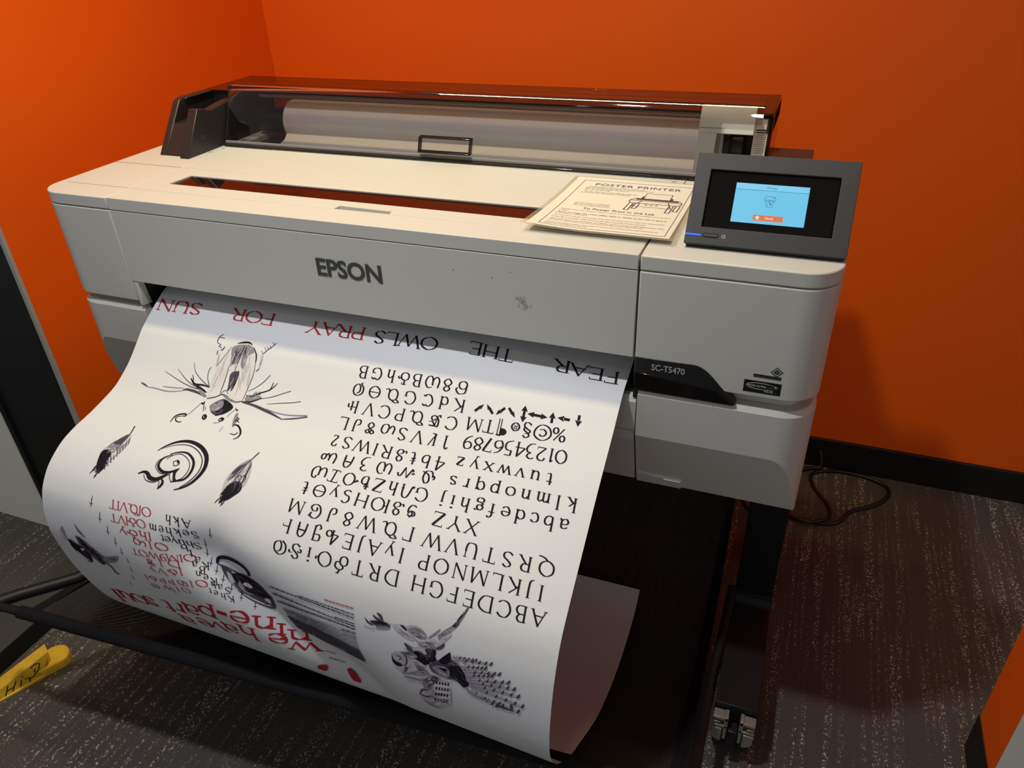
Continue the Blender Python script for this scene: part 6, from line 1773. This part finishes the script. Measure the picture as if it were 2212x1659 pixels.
# ---- stand: two legs with feet and casters, basket between them
def stand_side(x0, x1):
    b = MB(); b.box(x0, x1, .285, .345, .130, .640); leg = part(b, 'stand_leg', M_STEEL, bevel=.003)
    b = MB(); b.prism([(.012, .098), (.012, .142), (.262, .142)]+[(.262+.022*math.sin(math.radians(a)), .164-.022*math.cos(math.radians(a))) for a in (15, 30, 45, 60, 75, 90)]+[(.346, .164), (.346, .142), (.62, .142), (.62, .098)], 'x', x0-.002, x1+.002)
    foot = part(b, 'foot', M_STEEL, leg, bevel=.002)
    xm = (x0+x1)/2
    for yc in (.040, .580):
        b = MB()
        for sx in (-1, 1):
            b.cyl('x', (yc+.006, .046), .046, xm+sx*.012, xm+sx*.034, 0, 36)
        b.box(xm-.012, xm+.012, yc-.02, yc+.035, .050, .100, 0)
        ca = part(b, 'caster', M_BLACK, leg, bevel=.003)
        if yc < .1:
            b = MB(); yy = -.010
            for sx in (-1, 1):
                a, e = xm+sx*.0105, xm+sx*.0385
                lo, hi = min(a, e), max(a, e)
                b.box(min(a, a+sx*.007), max(a, a+sx*.007), yy, yy+.020, .066, .131)     # inner upright
                b.box(lo, hi, yy, yy+.020, .120, .128); b.box(lo, hi, yy, yy+.020, .099, .105)
                lobe = [(a+sx*.009, .097), (e, .097), (e, .080)]+[(e-sx*.018*(1-math.cos(math.radians(q))), .080-.020*math.sin(math.radians(q))) for q in (20, 40, 60, 80)]+[(a+sx*.009, .060)]
                b.prism(lobe, 'y', yy-.002, yy+.014); b.box(min(e-sx*.014, e-sx*.002), max(e-sx*.014, e-sx*.002), yy, yy+.012, .110, .114)
            part(b, 'caster_bracket', M_CASTER, ca, bevel=.0012)
            b = MB(); b.box(xm-.0085, xm+.0085, yy-.004, yy+.020, .040, .100); part(b, 'brake_lever', M_BLACK, ca, bevel=.002)
    return leg
stand_side(1.3190, 1.3940)
stand_side(-.0090, .0660)
b = MB(); b.box(.066, 1.319, .295, .335, .560, .620); part(b, 'stand_crossbar', M_STEEL, bevel=.003)
def rod(x): return (x, -.3685+.0585*x, .3120+.004*x)
b = MB(); b.tube([rod(-.055+1.372*i/24) for i in range(25)], .0085, n=16); b.tube([rod(-.058), rod(-.02)], .0115, n=16)
part(b, 'basket_rod', M_STEEL, bevel=0)
b = MB(); ax = [(-.035, -.372, .317), (-.012, -.335, .312), (.045, -.255, .297), (.075, -.17, .285), (.082, 0, .27), (.085, .285, .25)]
b.tube(ax, .0125, n=14); part(b, 'basket_arm', M_STEEL, bevel=0)
b = MB(); b.tube([(1.310, -.290, .310), (1.305, -.22, .24), (1.303, -.10, .16), (1.304, .08, .12), (1.312, .285, .17)], .0095, n=14); part(b, 'basket_arm', M_STEEL, bevel=0)
# sling of mesh fabric
fab_prof = [(0, 0), (.022, -.035), (.060, -.085), (.110, -.135), (.170, -.185), (.240, -.225), (.330, -.256), (.430, -.268), (.530, -.258), (.620, -.225), (.690, -.160), (.730, -.080), (.752, .020), (.765, .130), (.772, .230)]
FX0, FX1 = .040, 1.285
def fabric(u, v):
    k = v*(len(fab_prof)-1); i = min(int(k), len(fab_prof)-2); t = k-i
    q = [fab_prof[max(i-1, 0)], fab_prof[i], fab_prof[i+1], fab_prof[min(i+2, len(fab_prof)-1)]]
    c = [.5*(2*q[1][j]+(q[2][j]-q[0][j])*t+(2*q[0][j]-5*q[1][j]+4*q[2][j]-q[3][j])*t*t+(3*q[1][j]-q[0][j]-3*q[2][j]+q[3][j])*t**3) for j in (0, 1)]
    x = FX0+(FX1-FX0)*u; r = rod(x)
    k = _ss(0, .105, u); taut = -.045*math.sin(math.pi*v)-.02*v
    return (x+.05*v*(1-k), r[1]+c[0]*k+.80*v*(1-k), r[2]+c[1]*k+taut*(1-k))
b = MB(); b.grid(fabric, 90, 48); fab = part(b, 'basket_fabric', M_FABRIC, bevel=0, sm=False)
b = MB(); b.tube([rod(.030+1.28*i/24) for i in range(25)], .0125, n=18)
for u in (0, 1):
    for k in range(30):
        p = [fabric(u, k/30), fabric(u, (k+1)/30)]; s_ = .020 if u == 0 else -.022
        b.poly([(p[0][0], p[0][1], p[0][2]+.0012), (p[1][0], p[1][1], p[1][2]+.0012), (p[1][0]+s_, p[1][1], p[1][2]+.0012), (p[0][0]+s_, p[0][1], p[0][2]+.0012)])
part(b, 'fabric_hem', M_HEM, fab, bevel=0)

# ------------------------------------------------------------------ roll of paper under the clear cover
roll = empty('paper_roll', (.69, .485, 1.05), 'white roll of paper lying under the smoked clear cover of the printer', 'paper roll')
b = MB()
rp = [(0.474+.044*math.cos(math.radians(a)), 1.0600+.044*math.sin(math.radians(a))) for a in range(0, 360, 8)]
b.loft([[(x, y, z) for y, z in rp] for x in (.2450, 1.1350)], 0)
part(b, 'roll_body', M_ROLL, roll, bevel=.003)
b = MB(); th = [(.4340, 1.044), (.422, 1.033), (.404, 1.0275), (.380, 1.0240), (.362, 1.0215)]
b.prism(th+[(y, z-.0012) for y, z in th][::-1], 'x', .2500, 1.1300); part(b, 'loose_sheet', M_ROLL, roll, bevel=0)
b = MB(); b.cyl('x', (.474, 1.060), .026, 1.1350, 1.2050, 0, 36); b.cyl('x', (.474, 1.060), .043, 1.1700, 1.1830, 0, 40); part(b, 'spindle', M_BLACK, roll, bevel=.002)
b = MB(); b.cyl('x', (.474, 1.060), .026, .160, .2450, 0, 36); part(b, 'spindle', M_BLACK, roll, bevel=.002)
b = MB(); b.box(1.1500, 1.1720, .420, .436, 1.045, 1.098); part(b, 'flange_block', M_GREY, roll, bevel=.003)
b = MB()
lv0, lv1 = Vector((0, .4440, 1.1170)), Vector((0, .4150, 1.0480)); d_ = (lv1-lv0).normalized(); n_ = Vector((0, -d_.z*-1, d_.y*-1)); n_ = Vector((0, d_.z, -d_.y)).normalized()
if n_.y > 0: n_ = -n_
def LV(x, t, h): p = lv0+(lv1-lv0)*t+n_*h; return (x, p.y, p.z)
def lbox(x0, x1, t0, t1, h0, h1, mi=0):
    base = len(b.v); b.v += [LV(x, t, h) for h in (h0, h1) for x, t in ((x0, t0), (x1, t0), (x1, t1), (x0, t1))]
    for f in ((3, 2, 1, 0), (4, 5, 6, 7), (0, 1, 5, 4), (1, 2, 6, 5), (2, 3, 7, 6), (3, 0, 4, 7)): b.face([base+i for i in f], mi)
lbox(1.2215, 1.2445, 0, 1, -.014, .002); lbox(1.2245, 1.2420, .03, .26, .001, .006)
for k in range(11): lbox(1.2250, 1.2415, .29+k*.05, .312+k*.05, .001, .0050)
lbox(1.2265, 1.2400, .86, .97, .001, .003, 1)
part(b, 'ribbed_lever', [M_LEVER, M_GREY], roll, bevel=.0015, label='pale ribbed lever')
# ------------------------------------------------------------------ the printed poster coming out of the slot
PM_ = MB()
PM_.grid(lambda u, v: paper(u*PW, v*SLEN), 150, 320, 0)
BASE_OFF = .00035
_ink_n = [0]
def ribbon(mi, pts, widths, off):
    # pts: paper coordinates (X, s); widths: full width at each point (m)
    if len(pts) < 2: return
    base = len(PM_.v); n = len(pts)
    for i, (x, s) in enumerate(pts):
        a = pts[max(i-1, 0)]; c = pts[min(i+1, n-1)]
        dx, ds = c[0]-a[0], c[1]-a[1]; l = math.hypot(dx, ds) or 1e-9
        w = widths[i]/2; nx, ns = -ds/l*w, dx/l*w
        PM_.v.append(paper(x+nx, s+ns, off)); PM_.v.append(paper(x-nx, s-ns, off))
    for i in range(n-1):
        k = base+2*i; PM_.face((k, k+1, k+3, k+2), mi)
def smooth_line(p, n=5, closed=False):
    out = []; m = len(p)
    rng = range(m) if closed else range(m-1)
    for i in rng:
        if closed: q = [p[(i-1) % m], p[i], p[(i+1) % m], p[(i+2) % m]]
        else: q = [p[max(i-1, 0)], p[i], p[i+1], p[min(i+2, m-1)]]
        for k in range(n):
            t = k/n
            out.append(tuple(.5*(2*q[1][j]+(q[2][j]-q[0][j])*t+(2*q[0][j]-5*q[1][j]+4*q[2][j]-q[3][j])*t*t+(3*q[1][j]-q[0][j]-3*q[2][j]+q[3][j])*t**3) for j in (0, 1)))
    out.append(p[0] if closed else p[-1]); return out
def fill(mi, pts, off, h=.0007):
    pts = smooth_line(pts, 3, True)
    s0 = min(p[1] for p in pts); s1 = max(p[1] for p in pts); rows = max(2, int((s1-s0)/h)); h = (s1-s0)/rows
    for r in range(rows):
        sm = s0+(r+.5)*h; xs = []
        for a, c in zip(pts, pts[1:]):
            if (a[1] <= sm) != (c[1] <= sm): xs.append(a[0]+(c[0]-a[0])*(sm-a[1])/(c[1]-a[1]))
        xs.sort()
        for a, c in zip(xs[::2], xs[1::2]):
            n = max(1, int((c-a)/.009)); base = len(PM_.v)
            for i in range(n+1):
                x = a+(c-a)*i/n
                PM_.v.append(paper(x, sm-h*.52, off)); PM_.v.append(paper(x, sm+h*.52, off))
            for i in range(n):
                k = base+2*i; PM_.face((k, k+1, k+3, k+2), mi)
INKSLOT = {0: 1, 1: 2, 2: 3, 3: 4, 4: 5, 5: 6}
for it in INK:
    _ink_n[0] += 1; off = BASE_OFF+_ink_n[0]*1.5e-6
    if it[0] == 1:
        c = [v/10000 for v in it[2:]]; fill(INKSLOT[it[1]], list(zip(c[::2], c[1::2])), off)
    else:
        w0, wm, w1 = [v/10000 for v in it[2:5]]; c = [v/10000 for v in it[5:]]
        p = smooth_line(list(zip(c[::2], c[1::2])), 4); n = len(p)-1
        ws = [(w0+(wm-w0)*math.sin(math.pi*i/n/1.0) if i <= n/2 else w1+(wm-w1)*math.sin(math.pi*i/n)) for i in range(n+1)]
        ribbon(INKSLOT[it[1]], p, ws, off)
TOFF = BASE_OFF+.0003
NIB = math.radians(14)
def glyph(name, X, S, k, mi, top=None, weight=8.6):
    spec = GLY[name].split('|'); adv = float(spec[0])
    tx, ty = top if top else (0, k*70)
    kw = math.sqrt(k*ty/70)
    def loc(gx, gy): return (X-(gx-adv/2)*k+gy*tx/70, S+gy*ty/70)
    for st in spec[1:]:
        if not st: continue
        cmd, *nums = st.split(); v = [float(q) for q in nums]; pts = list(zip(v[::2], v[1::2]))
        if cmd[0] == 'f':
            base = len(PM_.v); PM_.v += [paper(*loc(*p), TOFF) for p in pts]; PM_.face(range(base, base+len(pts)), mi); continue
        fac = ''.join(c for c in cmd[1:] if c not in '<>'); fac = float(fac) if fac else None
        line = pts if cmd[0] == 'l' else smooth_line(pts, 5, cmd[0] == 'o')
        if cmd[0] == 'l':
            dense = []
            for a, c in zip(line, line[1:]):
                n = 3
                dense += [(a[0]+(c[0]-a[0])*i/n, a[1]+(c[1]-a[1])*i/n) for i in range(n)]
            line = dense+[line[-1]]
        n = len(line); ws = []
        for i in range(n):
            a = line[max(i-1, 0)]; c = line[min(i+1, n-1)]
            if cmd[0] == 'o' and i in (0, n-1): a, c = line[-2], line[1]
            th = math.atan2(c[1]-a[1], c[0]-a[0]); w = weight*(.24+.80*abs(math.sin(th-NIB)))
            if fac: w = weight*fac*(1 if fac > 1 else .85) if cmd[0] == 'l' else w*fac
            ws.append(w*kw)
        ribbon(mi, [loc(*p) for p in line], ws, TOFF)
        for flag, i, j in (('<', 0, 1), ('>', -1, -2)):
            if flag in cmd:
                e, d = line[i], line[j]; dx, dy = d[0]-e[0], d[1]-e[1]
                if abs(dy) >= abs(dx)*.6: q = [(e[0]-8.5, e[1]), (e[0], e[1]+.5*(1 if dy > 0 else -1)), (e[0]+8.5, e[1])]
                else: q = [(e[0], e[1]-1.5), (e[0], e[1]+6), (e[0], e[1]+12)] if e[1] < 35 else [(e[0], e[1]+1.5), (e[0], e[1]-6), (e[0], e[1]-12)]
                ribbon(mi, [loc(*p) for p in q], [1.6*k, 3.0*k, 1.6*k], TOFF+.00002)
SIZES = {'cap': .0200/70, 'big': .0228/70, 'ttl': .0420/70, 'nam': .0122/70}
for names, key, tone, path in ROWS:
    names = names.split(); k = SIZES[key]; mi = INKSLOT[tone]
    seg_l = [math.hypot(c[0]-a[0], c[1]-a[1]) for a, c in zip(path, path[1:])]; tot = sum(seg_l)
    adv = [float(GLY[q].split('|')[0]) for q in names]
    v0 = v1 = None
    if key == 'nam': v0 = v1 = (.0030, max(.0096, .0124-(path[0][1]-.53)*.032))
    if key == 'big': v0 = v1 = (.0030, .0236)
    if key == 'ttl': v0, v1 = ((.004, .024), (-.010, .058)) if names[0] == 'n' else ((.006, .022), (0, .044))
    if key == 'cap': k = .0236/70; v0 = v1 = (.0016, .0207); adv = [.55*a+26 for a in adv]
    cen = [0.0]
    for a, c in zip(adv, adv[1:]): cen.append(cen[-1]+(a+c)/2)
    if key != 'cap': k = min(tot/cen[-1], (2.1 if tone == 5 else 1.25)*v0[1]/70 if key == 'nam' else 9)
    for q, c in zip(names, cen):
        f_ = c/cen[-1]; top = v0 and (v0[0]+(v1[0]-v0[0])*f_, v0[1]+(v1[1]-v0[1])*f_)
        d = c/cen[-1]*tot; i = 0
        while i < len(seg_l)-1 and d > seg_l[i]: d -= seg_l[i]; i += 1
        t = d/seg_l[i]; a, e = path[i], path[i+1]
        glyph(q, a[0]+(e[0]-a[0])*t, a[1]+(e[1]-a[1])*t, k, mi, top)
for x, s in DAGGERS:
    kk = .0095/100*max(.55, 1-(s-.53)*2.4)
    X, S = x, s
    for sgn in (1,):
        def L2(gx, gy): return (X+gx*kk, S+gy*kk)
        ribbon(1, [L2(0, -100), L2(0, -40), L2(0, 30)], [4*kk, 14*kk, 10*kk], TOFF)
        ribbon(1, [L2(-42, 22), L2(0, 40), L2(42, 30)], [5*kk, 14*kk, 5*kk], TOFF)
        ribbon(1, [L2(0, 30), L2(0, 65), L2(0, 95)], [9*kk, 9*kk, 9*kk], TOFF)
poster = PM_.build('printed_poster', [M_PAPER, M_BLACKINK, M_DARKINK, M_MIDINK, M_LIGHTINK, M_PALEINK, M_REDINK], None, fix=False)
tag(poster, 'large white poster with upside-down alphabets and ink drawings feeding out of the printer', 'poster')

# ------------------------------------------------------------------ laminated instruction sign on the printer top
SX, SY, SW, SH = .9362, .0400, .2265, .2860
def sheet(u, v, h=0.0):
    z = T+.0016+.0075*(1-v)**2.2+.006*max(0, 1-u*2.2)**2*(1-v)**2
    return (SX+u*SW, SY+v*SH, z+h)
sign = empty('laminated_sign', (SX+SW/2, SY+SH/2, T), 'laminated cream instruction sheet about the poster printer lying beside the control panel', 'sign')
b = MB(); rr = .028
def rounded(u, v):
    return sheet(u, v)
b.grid(lambda u, v: sheet(u, v), 16, 24, 0)
b.grid(lambda u, v: sheet(.001+u*.998, .001+v*.998, -.0006), 16, 24, 0)
part(b, 'laminate_film', M_LAMIN, sign, bevel=0, sm=False)
b = MB(); b.grid(lambda u, v: sheet(.035+.93*u, .022+.952*v, .0003), 16, 24, 0)
def SV(v): return .050+.945*v
def sline(u0, v0, u1, v1, w, mi, n=6):
    p0, p1 = (u0*SW, v0*SH), (u1*SW, v1*SH); l = math.hypot(p1[0]-p0[0], p1[1]-p0[1]) or 1e-9
    nx, ny = -(p1[1]-p0[1])/l*w/2, (p1[0]-p0[0])/l*w/2; base = len(b.v)
    for i in range(n+1):
        t = i/n; x = p0[0]+(p1[0]-p0[0])*t; y = p0[1]+(p1[1]-p0[1])*t
        b.v.append(sheet((x+nx)/SW, (y+ny)/SH, .0006)); b.v.append(sheet((x-nx)/SW, (y-ny)/SH, .0006))
    for i in range(n): k = base+2*i; b.face((k, k+1, k+3, k+2), mi)
u0, u1, v0, v1 = .108, .930, SV(0.0), SV(.915)
for a in ((u0, v0, u1, v0), (u1, v0, u1, v1), (u1, v1, u0, v1), (u0, v1, u0, v0)): sline(*a, .0009, 1, 16)
def stext(t, u, v, wu, mi, h=None, bold=0.0, spacing=1.0):
    letter_fit(b, mi, t, lambda x, y: sheet(x/SW, y/SH, .0006), u*SW, SV(v)*SH, w=wu*SW, h=(h if h else None), bold=bold, spacing=spacing)
stext('POSTER PRINTER', .215, .822, .640, 1, .0118, bold=.004, spacing=1.06)
for t, u, v, w in (('Lab members may print 1 poster a week on the', .185, .790, .420), ("large format Media Lab's Epson SureColor Poster Printer.", .165, .765, .510), ('You can print between the sizes of', .165, .742, .330), ('12" x 12" and 36" x 48".', .168, .718, .200),
                   ('The file must have at least 200 dpi (dots per', .175, .684, .400), ('inch) at the size the poster is printed at.', .162, .660, .365),
                   ('For instructions on checking the', .195, .452, .250), ('dpi and on fixing a small image,', .195, .428, .250), ('check out our online tutorial here.', .195, .404, .262)):
    stext(t, u, v, w, 2, bold=.008)
stext('To Poster Print in the Lab', .285, .340, .495, 1, .0085, bold=.002)
for t, u, v, w in (('Printing is free. You can print 1 poster a week. You cannot pay to purchase more prints in', .145, .306, .755), ('a week.', .140, .284, .060),
                   ('Email an image file (TIFF, JPEG, PDF or PNG) to the lab or give it', .145, .247, .740), ('to lab staff on a flash drive.', .135, .222, .230),
                   ('Lab staff will check the size and dpi of the file to confirm that it meets our requirements.', .142, .184, .750),
                   ('If your file is printable, staff will have you sign a printing invoice and print.', .140, .148, .640),
                   ('The poster printer may be loaded with Glossy, Luster or Single Weight Matte paper. Staff', .143, .112, .755), ('will tell you which paper is in use but cannot change out the paper for you.', .135, .088, .640),
                   ('You do not need to make a reservation to poster print. Poster print submissions are ac-', .142, .048, .740), ('cepted up until 4:45 pm in the lab.', .136, .024, .290)):
    stext(t, u, v, w, 2, bold=.008)
# line drawing of a large printer
def D(u, v): return (.545+.370*u, SV(.395+.352*v))
def dl(pts, w=.0011, mi=1):
    for a, c in zip(pts, pts[1:]): sline(*D(*a), *D(*c), w*1.35, mi, 3)
def dfill(pts, mi=3): b.poly([sheet(*D(*p), .0005) for p in pts], mi)
dl([(.24, .66), (.24, .98), (.74, .98), (.74, .66)], .0009); dfill([(.18, .62), (.24, .62), (.24, .82), (.20, .80)]); dfill([(.74, .62), (.80, .62), (.79, .78), (.74, .80)])
dfill([(.10, .60), (.12, .67), (.90, .67), (.93, .60)]); dl([(.02, .58), (.10, .68), (.90, .68), (.98, .60), (1.0, .50), (.95, .42), (.06, .42), (0, .50), (.02, .58)], .0012); dl([(.02, .56), (.98, .56)], .0011)
dl([(.24, .55), (.10, .24)], .0012); dl([(.10, .24), (.84, .24)], .0009, 2); dl([(.84, .24), (.74, .55)], .0014)
for x in (.04, .16, .80, .92):
    y0 = .02 if x in (.04, .80) else .12
    dl([(x, .42), (x-.02, y0), (x+.06, y0), (x+.07, .42)], .0012)
for i in range(3):
    for j in range(2):
        x, y = .36+i*.10, .42-j*.07
        b.poly([sheet(*D(x+.030*math.cos(a), y+.014*math.sin(a)), .0006) for a in [q*math.pi/4 for q in range(8)]], 1)
part(b, 'printed_sheet', [M_SIGN, M_SIGNINK, M_SIGNFINE, M_SIGNDK], sign, bevel=0, sm=False, label='cream sheet printed with instructions')

# ------------------------------------------------------------------ yellow door wedge on the carpet
HW = Vector((-.126, -.316, 0)); DW = Vector((-.48, -.877, 0)).normalized(); NW = Vector((DW.y, -DW.x, 0))   # toe direction; side
wedge = empty('door_wedge', tuple(HW+DW*.07), 'yellow rubber door wedge with black marker writing on the carpet at lower left', 'door wedge')
def WP(a, c, z): p = HW+DW*a+NW*c; return (p.x, p.y, z)
def wedge_dims(t): return .058*(1-t)**1.05+.004, .0150+.004*t, .0205+.003*t
def ws(t, c, z): return WP(t*.150-.027*(z/.06)*(1-t), c, z)
b = MB(); rings = []
for i in range(15):
    t = i/14; h, wt, wb = wedge_dims(t); zl = .009*(1-t)+.002
    rings.append([ws(t, -wb-.003, .0005), ws(t, -wb-.003, zl*.7), ws(t, -wb, zl), ws(t, -wt, h*.95), ws(t, -wt*.85, h), ws(t, wt*.85, h), ws(t, wt, h*.95), ws(t, wb, zl), ws(t, wb+.003, zl*.7), ws(t, wb+.003, .0005)])
b.loft(rings, 0, True, True, False); part(b, 'wedge_body', M_YELLOW, wedge, bevel=.0012)
b = MB(); FO = .007
arc = [(.004, FO-.029)]+[(-.038-.027*math.cos(math.radians(q)), FO+.029*math.sin(math.radians(q))) for q in range(-90, 91, 12)]+[(.004, FO+.029)]
n = len(arc)
b.loft([[WP(a, c, .0005) for a, c in arc], [WP(a, c, .020) for a, c in arc], [WP(a*.96, FO+(c-FO)*.94, .0235) for a, c in arc]], 0, True, True, False)
part(b, 'heel_flange', M_YELLOW, wedge, bevel=.001)
b = MB()
def side_pt(a, c):   # on the face turned to the printer's front
    t = a/.150; h, wt, wb = wedge_dims(t); zl = .009*(1-t)+.002
    p = Vector(ws(t, -(wb+(wt-wb)*c)-.0006, zl+(h*.95-zl)*c)); return tuple(p)
WSIDE = -1
def mark(pts, w=.0011):
    for (a0, c0), (a1, c1) in zip(pts, pts[1:]):
        p, q = Vector(side_pt(a0, c0)), Vector(side_pt(a1, c1)); d = (q-p)
        nrm = (Vector(side_pt(a0+.01, c0))-Vector(side_pt(a0, c0))).cross(Vector(side_pt(a0, c0+.2))-Vector(side_pt(a0, c0))).normalized()
        sd = d.cross(nrm).normalized()*w
        b.poly([p+sd, q+sd, q-sd, p-sd])
mark([(.078, .02), (.071, .80)]); mark([(.064, .06), (.056, .72)]); mark([(.074, .40), (.061, .38)])
mark([(.049, .08), (.046, .50)]); mark([(.0445, .62), (.044, .70)])
mark([(.030, .85), (.022, .92), (.013, .75), (.014, .45), (.024, .22), (.033, .25)]); mark([(.040, .40), (.032, .34)]); mark([(.030, .30), (.030, .0)]); mark([(.022, .45), (.021, .62)])
part(b, 'marker_writing', M_MARKER, wedge, bevel=0, sm=False)

# ------------------------------------------------------------------ power cord and low floor box
def spline(p, n=10): 
    out = []
    for i in range(len(p)-1):
        q = [p[max(i-1, 0)], p[i], p[i+1], p[min(i+2, len(p)-1)]]
        for k in range(n):
            t = k/n
            out.append(tuple(.5*(2*q[1][j]+(q[2][j]-q[0][j])*t+(2*q[0][j]-5*q[1][j]+4*q[2][j]-q[3][j])*t*t+(3*q[1][j]-q[0][j]-3*q[2][j]+q[3][j])*t**3) for j in range(3)))
    return out+[tuple(p[-1])]
b = MB()
cp = [(1.25, .60, .30), (1.30, .66, .10), (1.345, .735, .012), (1.4406, .757, .0055), (1.512, .7560, .0055), (1.5500, .780, .0055), (1.5780, .830, .0055), (1.632, .872, .0055), (1.6700, .920, .0055), (1.6740, .968, .0055), (1.630, .996, .0055), (1.565, 1.0050, .0055), (1.505, .993, .0055), (1.470, .962, .0055), (1.480, .905, .0060), (1.5150, .845, .0065), (1.525, .795, .0090), (1.508, .7600, .0160), (1.470, .740, .0140), (1.420, .760, .010), (1.395, .830, .006), (1.400, .930, .006), (1.455, .985, .0075), (1.492, 1.000, .014), (1.488, 1.012, .050), (1.486, 1.0155, .055)]
b.tube(spline(cp), .0050, n=10)
o = part(b, 'power_cord', M_CORD, None, bevel=0, sm=False); tag(o, 'black power cord looped on the carpet by the back wall baseboard', 'cord')
fb = empty('floor_box', (-.267, -.3, 0), 'long low dark grey box lying on the carpet at the far left', 'box')
b = MB(); b.box(-.3185, -.2150, -.95, .028, .004, .050); part(b, 'box_lid', M_BOX, fb, bevel=.002)
b = MB(); b.box(-.2150, -.2125, -.95, .028, .0005, .049); b.box(-.3215, -.3185, -.95, .028, .0005, .046); part(b, 'side_strip', M_BOXSIDE, fb, bevel=.0008)
